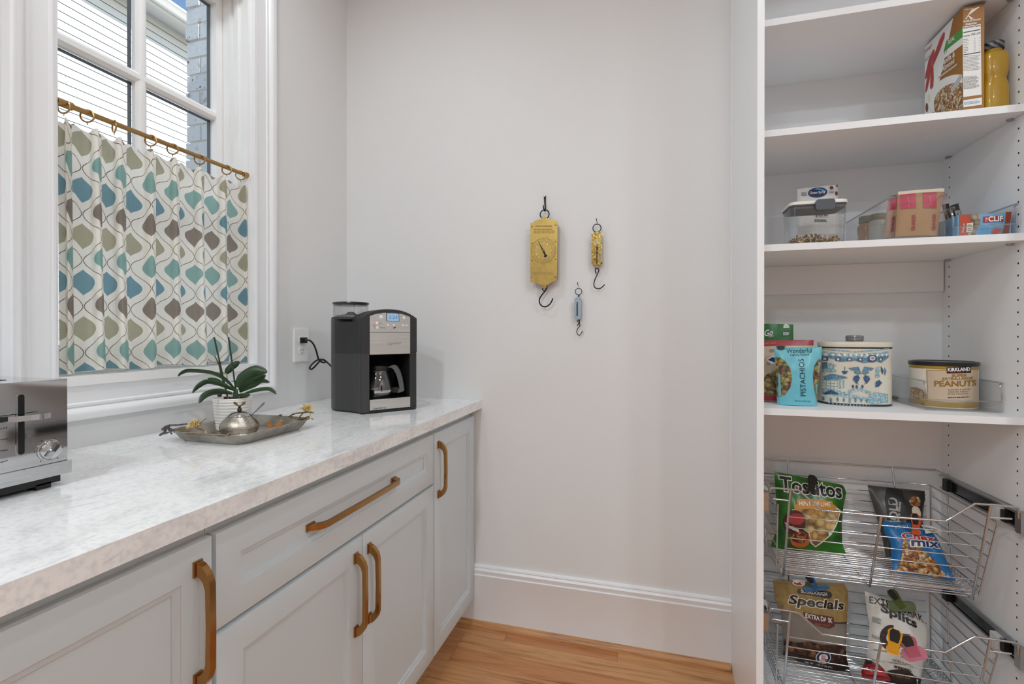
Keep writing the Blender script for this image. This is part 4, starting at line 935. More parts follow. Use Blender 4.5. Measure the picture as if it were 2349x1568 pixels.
c = S.px(*zs(397, 638)[0]); kx = lambda z: z/4.127*(c-EYE).dot(_FW)/F
dkb = pm('engraved_brass', '#8a7038', .5, .5)
for R_, r_ in ((118, .0006), (84, .0004)):
    g = G(); g.ring(c+S.n*.0003, S.n, kx(R_), r_, 48, 5); g.done('dial_ring', dkb, fp)
g = G()
for i in range(48):
    a = 2*PI*i/48; r0 = kx(92); r1 = kx(112 if i % 4 else 117); u = Vector((math.sin(a), 0, math.cos(a))); v = Vector((math.cos(a), 0, -math.sin(a))); wd = .00025 if i % 4 else .0005
    g.loft([[c+u*r0+v*wd+S.n*.0004, c+u*r0-v*wd+S.n*.0004], [c+u*r1+v*wd+S.n*.0004, c+u*r1-v*wd+S.n*.0004]], False, (False, False))
tag(g.done('dial_tick', dkb, fp, 0, fix=False), kind='stuff')
for i, n_ in enumerate(('12', '1', '2', '3', '4', '5', '6', '7', '8', '9', '10', '11')):
    a = 2*PI*i/12+.05; pc_ = (397+75*math.sin(a), 638-75*math.cos(a)); w_ = 9 if len(n_) == 1 else 18; q = zs(pc_[0]-w_/2, pc_[1]+9, pc_[0]+w_/2, pc_[1]+9); ptx(S, n_, q[0], q[1], 4.4, pm('dial_pale', '#e4d9b0', .5), fp, 'dial_number', .0004)
g = G(); tip = S.px(*zs(343, 540)[0], .003); tl_ = S.px(*zs(421, 690)[0], .003); d = (tip-tl_).normalized(); v = d.cross(S.n)
q = [tip, c+v*.0022+d*.005, c+v*.0045, c-d*.006+v*.003, tl_+d*.004+v*.003, tl_+v*.0075+d*.001, tl_-d*.004, tl_-v*.0075+d*.001, tl_+d*.004-v*.003, c-d*.006-v*.003, c-v*.0045, c-v*.0022+d*.005]
off = [S.o + (p-S.o) - S.n*((p-S.o).dot(S.n)) + S.n*.003 for p in q]; g.loft([off, [p+S.n*.001 for p in off]]); nd = g.done('needle', iron, fp)
g = G(M=Matrix.Translation(c+S.n*.004) @ Matrix.Rotation(PI/2, 4, 'X')); g.lathe([(.003, -.004), (.003, .0005), (.0018, .0016)], n=14); g.done('hub', sbr, nd)
bars(S, zs(322, 400)[0], zs(485, 412)[0], 1, 2.2, dkb, fp, 'engraving', .0, .0003, seed=4); bars(S, zs(305, 428)[0], zs(508, 478)[0], 3, 1.8, dkb, fp, 'engraving', .2, .0003, seed=5); bars(S, zs(300, 832)[0], zs(500, 866)[0], 2, 1.0, dkb, fp, 'engraving', .1, .0003, seed=6)
YR = YS+.014
def rng(g, cpx, rpx, thk, y): cc_ = ony(y, *zs(*cpx)[0]); g.ring(cc_, (0, 1, 0), rpx/4.127*(cc_-EYE).dot(_FW)/F, thk, 32, 8)
g = G(); rng(g, (410, 295), 43, .0022, YR); g.done('hanging_ring', iron, t)
g = G(); g.tube(bez(wallpts(YR, zs(405, 985, 388, 1000, 402, 1018, 420, 1010, 425, 990, 408, 985)), 5), .0019, 7); g.tube(bez(wallpts(YR, zs(430, 975, 424, 1005, 390, 1050, 362, 1095, 365, 1140, 400, 1168, 440, 1160, 470, 1130, 488, 1088)), 6), [.0027]*40+[.0025, .0023, .002, .0017, .0014, .001, .0008, .0006, .0004] if False else .0026, 8); g.done('hook', iron, t)
g = G(); c = ony(YS+.002, *zs(405, 975)[0]); g.box((c.x-.008, YS+.004, c.z-.006), (c.x+.008, YS+.02, c.z+.008), .003); g.done('hook_eye', sbr, t)
# iron wall hook that carries it
h0 = ony(D, *zs(412, 125)[0]); t2 = thing('wall_hook', 'black iron wall hook carrying the large brass scale', 'wall hook', tuple(h0))
g = G(); g.tube(bez([ony(D-.003, *zs(412, 118)[0]), ony(D-.004, *zs(413, 180)[0]), ony(D-.008, *zs(416, 235)[0]), ony(D-.020, *zs(414, 262)[0]), ony(D-.030, *zs(402, 245)[0]), ony(D-.034, *zs(396, 208)[0])], 6), [.0042, .0041, .004, .0038, .0036, .0034, .0032, .0031, .003, .003, .003, .003, .003, .003, .0029, .0029, .0029, .0028, .0028, .0028, .0027, .0027, .0026, .0026, .0025, .0024, .0023, .0022, .0021, .002, .002], 8); g.done('hook_arm', iron, t2)
g = G(M=Matrix.Translation(h0+Vector((0, -.0065, 0))) @ Matrix.Rotation(PI/2, 4, 'X')); g.lathe([(.0038, -.006), (.0038, .0), (.003, .0012), (.0005, .0016)], n=14); g.done('screw', chrome, t2)
# tarnished pocket scale
def nail(px_, py_, label):
    p = ony(D, px_, py_); t = thing('nail', label, 'nail', tuple(p)); g = G(); g.tube([p+Vector((0, .004, -.002)), p+Vector((0, -.022, .001)), p+Vector((0, -.026, .006))], .0013, 7); g.sphere(p+Vector((0, -.026, .006)), .0022, 7); g.done('shank', iron, t); return t
YS = D-.026; c0 = ony(D, 1370, 585)
t = thing('pocket_scale', 'tarnished brass pocket spring scale hung by a ring on the wall', 'hanging scale', (c0.x, D, ony(D, 1370, 664).z))
S = Surf(ony(YS, 1370, 570), (1, 0, 0), (0, 0, 1))
q = [S.xy(*p) for p in zs(852, 478, 872, 470, 890, 466, 898, 456, 922, 458, 940, 464, 953, 474, 953, 640, 956, 762, 944, 776, 922, 780, 908, 792, 890, 780, 860, 776, 854, 762, 852, 620)]
g = G(); g.prism(q, S.P(0, 0), S.ex, S.ey, -S.n*.0025, .0008, 1); fp = g.done('face_plate', tbr, t)
q = [S.xy(*p) for p in zs(862, 485, 946, 482, 946, 768, 862, 770)]; g = G(); g.prism(q, S.P(0, 0, -.0026), S.ex, S.ey, -S.n*.017, .003, 2); g.done('case', tbr, t)
g = G(); q = [S.xy(*p) for p in zs(900, 632, 910, 632, 910, 762, 900, 762)]; g.prism(q, S.P(0, 0, -.0003), S.ex, S.ey, S.n*.0007); g.done('slot', blk, fp)
g = G(); pp_ = S.px(*zs(906, 612)[0], 0); g.box((pp_.x-.0022, YS-.004, pp_.z-.006), (pp_.x+.0022, YS, pp_.z+.005), .0008); g.done('pointer', iron, fp)
pd(S, zs(920, 652, 950, 654, 950, 742, 920, 740), pm('scale_ivory', '#c9b57c', .5), fp, 'gauge_plate', .0004)
bars(S, zs(923, 656)[0], zs(948, 738)[0], 7, 1.1, blk, fp, 'gauge_mark', .4, .0007, seed=2)
bars(S, zs(872, 535)[0], zs(935, 575)[0], 4, 1.3, pm('engrave_pale', '#d9cfae', .5), fp, 'engraving', .2, .0004, seed=8)
for x, y in ((862, 500), (945, 500), (922, 498), (862, 752), (945, 758)):
    c = S.px(*zs(x, y)[0]); g = G(M=Matrix.Translation(c) @ Matrix.Rotation(PI/2, 4, 'X')); g.lathe([(.0024, 0), (.0022, .001), (.001, .002)], n=10); g.done('rivet', tbr, fp)
YR = YS+.008
g = G(); rng(g, (905, 425), 38, .0017, YR); g.done('hanging_ring', iron, t)
g = G(); g.tube(bez(wallpts(YR, zs(898, 858, 890, 830, 892, 812, 905, 804, 920, 812, 922, 830, 905, 870, 885, 915, 876, 955, 885, 985, 915, 998, 945, 990, 980, 958)), 6), .0020, 8); g.done('hook', iron, t)
nail(*zs(908, 368)[0], 'small black nail carrying the tarnished pocket scale')
# small grey steel pocket scale
YS = D-.024; c0 = ony(D, 1326, 706)
t = thing('pocket_scale', 'small blue-grey steel pocket scale hung lowest on the wall', 'hanging scale', (c0.x, D, ony(D, 1326, 770).z))
S = Surf(ony(YS, 1326, 706), (1, 0, 0), (0, 0, 1)); gsm = pm('blued_steel', '#a3b4c0', .35, .7, noise=.15, nscale=60)
q = [S.xy(*p) for p in zs(690, 1095, 715, 1075, 730, 1072, 755, 1092, 755, 1270, 742, 1286, 712, 1292, 690, 1280)]
g = G(); g.prism(q, S.P(0, 0), S.ex, S.ey, -S.n*.016, .002, 2); cs_ = g.done('case', gsm, t)
g = G(); q = [S.xy(*p) for p in zs(712, 1138, 724, 1138, 724, 1258, 712, 1258)]; g.prism(q, S.P(0, 0, -.0002), S.ex, S.ey, S.n*.0006); g.done('slot', blk, cs_)
g = G(); p = S.px(*zs(719, 1130)[0]); g.sphere(p, .0028, 8); g.done('pointer', iron, cs_)
for x, y in ((697, 1183), (745, 1100), (744, 1252)):
    g = G(); g.sphere(S.px(*zs(x, y)[0]), .0018, 7); g.done('rivet', chrome, cs_)
YR = YS+.008
g = G(); rng(g, (731, 1025), 31, .0014, YR); a_, b_ = wallpts(YR, zs(735, 1055, 732, 1075)); g.tube([a_, b_], .003, 8); g.done('hanging_ring', iron, t)
g = G(); g.tube(wallpts(YR, zs(737, 1280, 737, 1328)), .0026, 8); g.tube(bez(wallpts(YR, zs(722, 1352, 728, 1332, 742, 1334, 742, 1350, 724, 1375, 714, 1405, 722, 1430, 742, 1438, 760, 1415, 767, 1398)), 6), .0016, 7); c = ony(YR-.003, *zs(722, 1305)[0]); g.sphere(c, .0026, 7); g.done('hook', iron, t)
nail(*zs(731, 965)[0], 'small black nail carrying the steel pocket scale')
# ================================================================== PANTRY GOODS
from mathutils import noise as mnoise
def pv(name, h, rough=.45): return pm(name, h, rough, noise=.02)
white_p = pv('print_white', '#ededea'); cream_p = pv('print_cream', '#e6dcc4'); red_p = pv('print_red', '#b3242c'); navy_p = pv('print_navy', '#1d2f5e'); brown_p = pv('print_brown', '#8a5420'); green_p = pv('print_green', '#3f9a3a'); gold_p = pm('print_gold', '#b39245', .35, .5)
chips_m = chunks('tortilla_chips', ['#d9b777', '#c89f5c', '#e3c68c', '#b98a47'], 46, .6, .35); nuts_m = chunks('pistachio_nuts', ['#a8804f', '#c0a06a', '#8c6a48', '#9aa05a', '#7a5540'], 95); pret_m = chunks('pretzel_bits', ['#4a2a1a', '#6d3f22', '#34190f', '#8a5a34'], 70, .3)
mix_m = chunks('snack_mix', ['#c98a3e', '#8a4f28', '#dcae6a', '#a8672f', '#e6cfa2'], 105); flake_m = chunks('flakes', ['#c78f4f', '#e6c896', '#f0e2c4', '#a86c34'], 150); pnut_m = chunks('peanuts', ['#c99a58', '#dcb677', '#b3803f'], 110)
def poly_at(P, s):
    # point at arc fraction s on a polyline
    L = [0]
    for a, b in zip(P, P[1:]): L.append(L[-1]+math.hypot(b[0]-a[0], b[1]-a[1]))
    d = s*L[-1]
    for i in range(len(P)-1):
        if d <= L[i+1] or i == len(P)-2:
            f_ = (d-L[i])/max(1e-9, L[i+1]-L[i]); return (P[i][0]+(P[i+1][0]-P[i][0])*f_, P[i][1]+(P[i+1][1]-P[i][1])*f_)
def bag(name, label, cat, Lp, Rp, zf, Yt, T, mat, group=None, wr=.0022, seed=0, tp=(.5, 1.0, .25), Yb=None, floor_gap=.001):
    """a filled bag: Lp / Rp are its left and right outlines (pixels, bottom to top), zf the floor it stands on, Yt the depth of its top"""
    if Yb is None: m = ((Lp[0][0]+Rp[0][0])/2, (Lp[0][1]+Rp[0][1])/2); Yb = onz(zf, *m).y
    bl, br, tl, tr_ = ony(Yb, *Lp[0]), ony(Yb, *Rp[0]), ony(Yt, *Lp[-1]), ony(Yt, *Rp[-1])
    S = Surf((bl+br)/2, br-bl, (tl+tr_)/2-(bl+br)/2)
    L = [S.xy(*p) for p in Lp]; R = [S.xy(*p) for p in Rp]
    LL = [poly_at(L, i/60) for i in range(61)]; RR = [poly_at(R, i/60) for i in range(61)]
    def row(v):
        k = min(59, max(0, int(v*60))); f_ = v*60-k
        a = (LL[k][0]+(LL[k+1][0]-LL[k][0])*f_, LL[k][1]+(LL[k+1][1]-LL[k][1])*f_); b = (RR[k][0]+(RR[k+1][0]-RR[k][0])*f_, RR[k][1]+(RR[k+1][1]-RR[k][1])*f_); return a, b
    def prof(v):
        a, b, c = tp
        return a+(b-a)*math.sin(min(1, v/.45)*PI/2) if v < .45 else c+(b-c)*math.cos((v-.45)/.55*PI/2)**.8
    def th(u, v):
        u = min(1, max(0, u)); e = (4*u*(1-u)); t_ = T*prof(min(1, max(0, v)))*e**.55
        return t_ + wr*mnoise.noise(Vector((u*5+seed*3.1, v*5, seed)))*min(1, e*2.5) + wr*.5*mnoise.noise(Vector((u*13+seed, v*9, seed*2)))*min(1, e*2.5)
    def f(x, y):
        lo, hi = 0., 1.
        for _ in range(16):
            m = (lo+hi)/2; a, b = row(m); w_ = b[0]-a[0]; u = (x-a[0])/w_ if abs(w_) > 1e-9 else .5
            if a[1]+(b[1]-a[1])*u < y: lo = m
            else: hi = m
        v = (lo+hi)/2; a, b = row(v); return th((x-a[0])/(b[0]-a[0]), v)
    S.f = f
    bc = (bl+br)/2
    t = thing(name, label, cat, tuple(bc), 0, group)
    g = G(); NU_, NV_ = 22, 26; loops = []
    for j in range(NV_+1):
        v = j/NV_; a, b = row(v); lp = []
        for i in range(NU_+1):
            u = i/NU_; x, y = a[0]+(b[0]-a[0])*u, a[1]+(b[1]-a[1])*u; lp.append(S.o+S.ex*x+S.ey*y+S.n*th(u, v))
        for i in range(NU_-1, 0, -1):
            u = i/NU_; x, y = a[0]+(b[0]-a[0])*u, a[1]+(b[1]-a[1])*u; lp.append(S.o+S.ex*x+S.ey*y-S.n*(.25*th(u, v)+.0006))
        for p_ in lp: p_.z = max(p_.z, zf+.0009)
        loops.append(lp)
    g.loft(loops); g.done('pouch', mat, t, 75); return t, S
CU = .011
# ---------- cereal box on the second shelf
zB = shz['B']
bx0, bx1, by0, by1, bz1 = .803, .8495, 1.600, 1.791, 2.062
zC = zz(2080, 0, 5.6)
t = thing('cereal_box', 'brown and white cereal box with a big red letter K', 'cereal box', (.826, 1.695, zB))
g = G(); g.box((bx0, by0, zB+.0002), (bx1, by1, bz1), .0008, 1); g.done('carton', pv('carton_brown', '#9c6718'), t)
g = G(); g.loft([[(bx0+.002, by0+.002, bz1), (bx1, by0, bz1), (bx1, by1, bz1), (bx0+.002, by1, bz1)], [(bx0+.004, by0+.004, bz1+.003), (bx1+.003, by0-.004, bz1+.006), (bx1+.002, by1, bz1+.004), (bx0+.004, by1, bz1+.003)]]); g.done('top_flap', pv('carton_edge', '#5b5753'), t)
S = Surf((bx0, 1.7, 1.9), (0, -1, 0), (0, 0, 1)); S2 = Surf((.826, by0, 1.9), (1, 0, 0), (0, 0, 1))
def clampY(p):   # keep prints inside the carton
    return p
def pdc(pts, mat, name, h):
    q = [S.xy(*p) for p in zC(*pts)]; q = [(min(max(x, -(by1-1.7)+.0003), 1.7-by0-.0003), min(max(y, zB-1.9+.001), bz1-1.9-.0003)) for x, y in q]
    return _decal(S, q, [list(range(len(q)))], name, mat, t, h, None)
pdc((150, 1700, 150, 650, 602, 210, 290, 1650), white_p, 'white_panel', .0004)
redk = pv('k_red', '#b23a35', .4)
def leafpoly(p0, p1, w_, n=10, bend=0):
    x0, y0_ = p0; x1, y1_ = p1; dx, dy = x1-x0, y1_-y0_; L = math.hypot(dx, dy); nx, ny = -dy/L, dx/L; a = []; b = []
    for i in range(n+1):
        s_ = i/n; hw = w_*math.sin(PI*s_)**.7+.5; bx = bend*math.sin(PI*s_); a += [(x0+dx*s_+nx*(hw+bx), y0_+dy*s_+ny*(hw+bx))]; b += [(x0+dx*s_-nx*(hw-bx), y0_+dy*s_-ny*(hw-bx))]
    return a + b[::-1]
def flat(l): return [c for p in l for c in p]
pdc((238, 1015, 246, 940, 285, 770, 340, 640, 362, 632, 358, 690, 320, 830, 268, 990, 245, 1022), redk, 'letter_stroke', .0008); pdc((240, 1195, 252, 1070, 290, 880, 318, 812, 326, 850, 300, 1010, 266, 1160), redk, 'letter_stroke', .0009)
pdc((322, 850, 352, 720, 430, 500, 478, 412, 494, 418, 488, 480, 440, 620, 350, 830, 332, 862), redk, 'letter_stroke', .001); pdc((318, 850, 345, 850, 350, 1000, 345, 1110, 318, 1148, 303, 1125, 310, 1000), redk, 'letter_stroke', .0011)
a, b = zC(236, 705, 328, 600); ptx(S, "Kellogg's", a, b, 11, redk, t, 'lettering', .0008, shear=.3); a, b = zC(236, 808, 312, 720); ptx(S, 'SPECIAL', a, b, 6.5, pv('print_grey', '#77777a'), t, 'lettering', .0008)
pdc((512, 525, 720, 360, 720, 478, 474, 672), green_p, 'green_band', .0006); pdc((470, 672, 720, 478, 720, 570, 450, 775), white_p, 'white_band', .0006)
a, b = zC(535, 575, 622, 500); ptx(S, 'REAL', a, b, 9.5, white_p, t, 'lettering', .0009, bold=.02); a, b = zC(490, 700, 520, 680); ptx(S, '11', a, b, 8, pv('print_teal', '#3c8a86'), t, 'lettering', .0009)
a, b = zC(448, 850, 622, 720); ptx(S, 'Vanilla &', a, b, 12, white_p, t, 'lettering', .0009, bold=.02); a, b = zC(456, 925, 614, 805); ptx(S, 'Almond', a, b, 12, white_p, t, 'lettering', .0009, bold=.02)
bars(S, zC(415, 985)[0], zC(660, 1005)[0], 3, 2.0, white_p, t, 'fine_print', .1, .0009, dy=-.72, seed=3)
pdc(flat(ell((640, 1260), 345, 300, 30, -.35)), white_p, 'bowl_picture', .0007); pdc(flat(ell((650, 1330), 300, 270, 30, -.3)), flake_m, 'flakes_picture', .0010)
pdc((565, 1150, 690, 960, 720, 985, 590, 1190), pv('spoon_grey', '#b9bcc4', .3), 'spoon_picture', .0013); pdc(flat(ell((290, 1265), 16, 60, 14)), cream_p, 'almond_picture', .0009); pdc(flat(ell((262, 1380), 18, 60, 14)), pv('nut_brown', '#7b4a35'), 'almond_picture', .0010)
def pds(pts, mat, name, h): return pd(S2, zC(*pts), mat, t, name, h)
pds((748, 250, 830, 125, 920, 90, 935, 92, 820, 180, 790, 195, 845, 235, 850, 248, 825, 250, 785, 205, 768, 245), white_p, 'letter_mark', .0005)
a, b = zC(722, 292, 945, 258); ptx(S2, 'Vanilla & Almond', a, b, 5, white_p, t, 'lettering', .0005, bold=.02); bars(S2, zC(755, 300)[0], zC(905, 325)[0], 2, 1.5, white_p, t, 'fine_print', .1, .0005, dy=-.1, seed=9); a, b = zC(745, 132, 858, 116); ptx(S2, 'SPECIAL', a, b, 2.6, white_p, t, 'lettering', .0005)
pds((716, 345, 948, 310, 960, 1215, 724, 1248), white_p, 'nutrition_panel', .0005); pds((724, 1290, 962, 1252, 964, 1345, 726, 1378), white_p, 'coupon_panel', .0005)
a, b = zC(722, 372, 942, 338); ptx(S2, 'Nutrition Facts', a, b, 4.4, blk, t, 'lettering', .0009, bold=.01); a, b = zC(722, 480, 808, 462); ptx(S2, 'Calories', a, b, 3.5, blk, t, 'lettering', .0009, bold=.01); a, b = zC(828, 458, 878, 448); ptx(S2, '150', a, b, 4.6, blk, t, 'lettering', .0009, bold=.01); a, b = zC(894, 448, 944, 436); ptx(S2, '210', a, b, 4.6, blk, t, 'lettering', .0009, bold=.01)
pds((722, 416, 942, 376, 942, 386, 722, 426), blk, 'rule', .0009); pds((725, 702, 945, 666, 945, 676, 725, 712), blk, 'rule', .0009)
g1 = pv('print_dark_grey', '#55534f')
bars(S2, zC(724, 500)[0], zC(800, 690)[0], 9, .9, g1, t, 'fine_print', .4, .0009, dy=-.12, seed=11); bars(S2, zC(860, 480)[0], zC(885, 680)[0], 8, .9, g1, t, 'fine_print', .5, .0009, seed=12); bars(S2, zC(925, 470)[0], zC(944, 670)[0], 6, .9, g1, t, 'fine_print', .5, .0009, seed=13); bars(S2, zC(725, 720)[0], zC(945, 920)[0], 11, .8, g1, t, 'fine_print', .2, .0009, dy=-.1, seed=14); bars(S2, zC(728, 985)[0], zC(940, 1150)[0], 11, 1.0, g1, t, 'fine_print', .25, .0009, dy=-.1, seed=15); bars(S2, zC(735, 1310)[0], zC(940, 1350)[0], 3, .9, pv('print_blue', '#4a6ab0'), t, 'fine_print', .3, .0009, dy=-.12, seed=16)
# ---------- yellow squeeze jar
t = thing('mustard_jar', 'yellow two-lobed plastic jar with black striped lid beside the cereal box', 'jar', (.878, 1.622, zB))
ym_ = pm('yellow_mustard', '#b28a10', .3, noise=.06, nscale=12, Coat_Weight=.4)
g = G(); jl = []
for z, w_, r in ((.0, .050, .014), (.003, .055, .016), (.012, .058, .018), (.070, .058, .018), (.084, .054, .020), (.092, .0525, .022), (.100, .054, .020), (.112, .057, .018), (.150, .057, .018), (.160, .053, .018), (.166, .042, .018), (.168, .036, .0175)):
    jl.append([(.8805+x, 1.626+y, zB+.0006+z) for x, y in rrect(w_, w_, min(r, w_/2-.001), 6)])
g.loft(jl); jb = g.done('jar_body', ym_, t)
g = G(); g.lathe([(.019, .166), (.020, .170), (.020, .176)], (.8805, 1.626, zB+.0006), 28); g.done('neck', ym_, t)
lidm = NT('striped_lid'); o = lidm.obj(); wv = lidm.n('ShaderNodeTexWave'); lidm.l(lidm.mapping(o, (1, 1, 1), (0, .9, .5)), wv.inputs[0]); wv.inputs['Scale'].default_value = 28; lidm.prin(lidm.ramp(wv.outputs[1] if len(wv.outputs) > 1 else wv.outputs[0], [(.45, '#1f2026'), (.6, '#77787f')]), .35)
g = G(); g.lathe([(.0235, .173), (.0245, .175), (.0245, .190), (.022, .193), (.004, .1935)], (.8805, 1.626, zB+.0006), 32); g.done('lid', lidm.m, t)
# ---------- third shelf: airtight container, dried fruit bag, clear bins
zS = shz['C']; z6 = zz(1740, 400, 3.734)
dfm = pm('pouch_white', '#dedcda', .4, noise=.02)
t, S = bag('dried_fruit_bag', 'white dried fruit bag with blue oval logo standing behind the container', 'snack bag', z6(335, 520, 333, 300, 332, 126), z6(690, 512, 682, 300, 676, 88), zS, 1.795, .012, dfm, seed=1, Yb=1.79, wr=.001)
pd(S, ell(z6(500, 160)[0], 22, 12, 28, -.12), navy_p, t, 'logo_oval', .0012, CU); pd(S, z6(470, 130, 500, 120, 545, 130, 572, 150, 560, 165, 530, 140), pv('print_lightblue', '#5fa6cf'), t, 'logo_wave', .0017, CU)
a, b = z6(432, 184, 562, 172); ptx(S, 'Ocean Spray', a, b, 8, white_p, t, 'lettering', .0022, bold=.02, cut=CU)
pdm(S, [ell(z6(621, 118)[0], 4.5, 4.2, 12), ell(z6(664, 165)[0], 3.2, 5, 12)], pv('berry', '#6b3a36'), t, 'berry_picture', .0012, CU); pd(S, z6(664, 90, 674, 88, 676, 108, 666, 110), blk, t, 'corner_mark', .0012)
bars(S, z6(362, 155)[0], z6(410, 190)[0], 3, 1.3, g1, t, 'fine_print', .2, .0012, seed=3); bars(S, z6(600, 142)[0], z6(645, 165)[0], 2, 1.3, g1, t, 'fine_print', .2, .0012, seed=4)
pd(S, z6(475, 330, 585, 320, 590, 375, 478, 380), pv('label_pale', '#c9c0bd'), t, 'label_patch', .0012, CU); a, b = z6(482, 370, 578, 362); ptx(S, 'RRI', a, b, 9.5, pv('print_maroon', '#7a2b36'), t, 'lettering', .0018, bold=.03, cut=CU); bars(S, z6(470, 390)[0], z6(590, 415)[0], 3, 1.6, pv('print_dgreen', '#4c7a46'), t, 'fine_print', .2, .0012, seed=6)
cx0, cx1, cy0, cy1, cz1 = .3885, .5365, 1.600, 1.705, zS+.118
t = thing('airtight_container', 'clear airtight container of cereal with grey latched lid', 'container', ((cx0+cx1)/2, 1.65, zS))
clr = clear('clear_acrylic', (.985, .988, .99), .12, .03); ccx, ccy = (cx0+cx1)/2, (cy0+cy1)/2
def cl_(w_, d_, r, z): return [(ccx+x, ccy+y, z) for x, y in rrect(w_, d_, r, 6)]
g = G(); g.loft([cl_(.132, .090, .012, zS+.0005), cl_(.138, .096, .015, zS+.003), cl_(.146, .104, .017, cz1), cl_(.1435, .1015, .016, cz1), cl_(.1355, .0935, .014, zS+.005), cl_(.13, .088, .012, zS+.004)]); g.done('tub', clr, t)
g = G(); g.loft([cl_(.1425, .100, .017, cz1-.011), cl_(.1425, .100, .017, cz1-.004), cl_(.148, .106, .018, cz1-.003), cl_(.148, .106, .018, cz1+.0005)]); g.done('gasket', pm('gasket_grey', '#55565a', .5), t)
g = G(); g.loft([cl_(.151, .109, .019, cz1+.0005), cl_(.152, .110, .019, cz1+.004), cl_(.150, .108, .018, cz1+.009), cl_(.140, .098, .016, cz1+.011)]); ld = g.done('lid', pm('lid_white', '#ece9e4', .35), t)
lc = ony(1.598, *z6(567, 258)[0])
g = G(); g.prism(rrect(.0495, .030, .008), (lc.x, cy0-.009, lc.z), (1, 0, 0), (0, 0, 1), (0, .010, 0), .0025, 2); g.done('latch', pm('latch_grey', '#4f535a', .42), ld)
g = G(); rd = random.Random(4)
for i in range(230):
    x = ccx+rd.uniform(-.060, .060); y = ccy+rd.uniform(-.038, .038); z = zS+.008+rd.uniform(0, .024)+.004*math.sin(x*60)
    g.M = Matrix.Translation((x, y, z)) @ Matrix.Rotation(rd.uniform(0, 6), 4, 'X') @ Matrix.Rotation(rd.uniform(0, 6), 4, 'Y'); g.sphere((0, 0, 0), rd.uniform(.0035, .0052), 5, (1, .8, .6))
g.M = Matrix(); tag(g.done('cereal', chunks('granola', ['#b38a56', '#d8b680', '#9a6f40', '#e6d2a8'], 160, .6, .3), t), kind='stuff')
def bin_(name, label, x0, x1, y0, y1, z, h, fh, sc_=.035):
    """clear plastic pantry bin; fh is the height of its scooped front"""
    t = thing(name, label, 'storage bin', ((x0+x1)/2, (y0+y1)/2, z)); th = .0025
    g = G(); g.box((x0+.004, y0+.004, z+.0008), (x1-.004, y1-.004, z+.0033)); g.done('base', clr, t)
    ys = y0+.002
    for xs in (x0, x1-th):
        sp = [(y1, 0), (y1, h)] + ([(y0+.012, h), (y0+.003, h-.008)] if fh >= h else [(y0+.020, h), (y0+.008, h-.006), (y0+.001, h-.022), (y0-.001, fh+.012)]) + [(y0, fh if fh < h else h-.014), (y0+.002, 0)]
        g = G(); g.prism(sp, (xs, 0, z+.0005), (0, 1, 0), (0, 0, 1), (th, 0, 0)); w_ = g.done('side_wall', clr, t)
        g = G(); xm = xs+th/2; g.tube(bez([(xm, a, z+b) for a, b in sp[1:-1]], 4), .0024, 7); g.done('rim', clear('clear_rim', (.86, .87, .88), .6, .05), w_)
    g = G(); g.box((x0, y1-th, z+.0005), (x1, y1, z+h)); g.done('back_wall', clr, t)
    g = G(); g.box((x0, y0, z+.0005), (x1, y0+th, z+fh)); fw_ = g.done('front_wall', clr, t)
    g = G(); g.tube([(x0+.002, y0+.001, z+fh), (x1-.002, y0+.001, z+fh)], .0022, 7); g.tube([(x0+.003, y0, z+.002), (x1-.003, y0, z+.002)], .0016, 6); g.done('rim', clear('clear_rim'), fw_)
    return t
bin_('storage_bin', 'tall clear bin holding oatmeal packets and a honey bottle', .628, .757, 1.582, 1.90, zS, .117, .117)
bin_('storage_bin', 'low clear bin holding the energy bar box on the third shelf', .772, .911, 1.582, 1.90, zS, .080, .028)
# honey bottle and spice jar
p = ony(1.80, 1979, 500); hx = p.x
t = thing('honey_bottle', 'amber honey bottle with dark gold cap in the tall clear bin', 'bottle', (.665, 1.84, zS+.0035))
hx, hy = .665, 1.835; am = pm('honey_amber', '#b87a34', .2, noise=.08)
g = G(); g.lathe([(.016, 0), (.024, .001), (.025, .01), (.0245, .04), (.021, .052), (.0245, .064), (.0245, .082), (.018, .094), (.014, .098)], (hx, hy, zS+.0035), 28); g.done('bottle_body', am, t)
g = G(); g.lathe([(.0195, .096), (.0205, .098), (.0205, .116), (.0185, .118), (.003, .1185)], (hx, hy, zS+.0035), 28); g.done('cap', pm('cap_olive', '#6e6231', .4), t)
hx, hy = .668, 1.755
t = thing('spice_jar', 'small labelled spice jar with olive lid in the tall clear bin', 'jar', (hx, hy, zS+.0035))
g = G(); g.lathe([(.018, 0), (.024, .001), (.0245, .006), (.0245, .080), (.022, .086), (.019, .088)], (hx, hy, zS+.0035), 28); g.done('jar_body', pm('spice_grey', '#a9a498', .3, noise=.2, nscale=120), t)
g = G(); g.lathe([(.0215, .087), (.0225, .089), (.0225, .104), (.0205, .106), (.003, .1065)], (hx, hy, zS+.0035), 28); g.done('lid', pm('cap_olive'), t) if False else g.done('lid', bpy.data.materials['cap_olive'], t)
g = G(); g.lathe([(.0248, .018), (.0248, .068)], (hx, hy, zS+.0035), 28, (False, False)); g.done('label', pv('spice_label', '#b9b6ab'), t)
kraft = pm('kraft_paper', '#b08a62', .6, noise=.05, nscale=40)
t, S = bag('oatmeal_packet', 'wide kraft oatmeal packet with two pink blocks at the front of the clear bin', 'food packet', z6(1172, 532, 1180, 350, 1195, 148), z6(1532, 526, 1556, 330, 1586, 122), zS, 1.625, .014, kraft, 'kraft oatmeal packets', seed=2, Yb=1.612, wr=.001)
pink = pv('quaker_pink', '#bf2f4e'); qred = pv('quaker_red', '#a32530')
pd(S, z6(1193, 150, 1590, 120, 1588, 150, 1195, 178), pv('packet_edge', '#d3c8b4'), t, 'top_strip', .0012, CU)
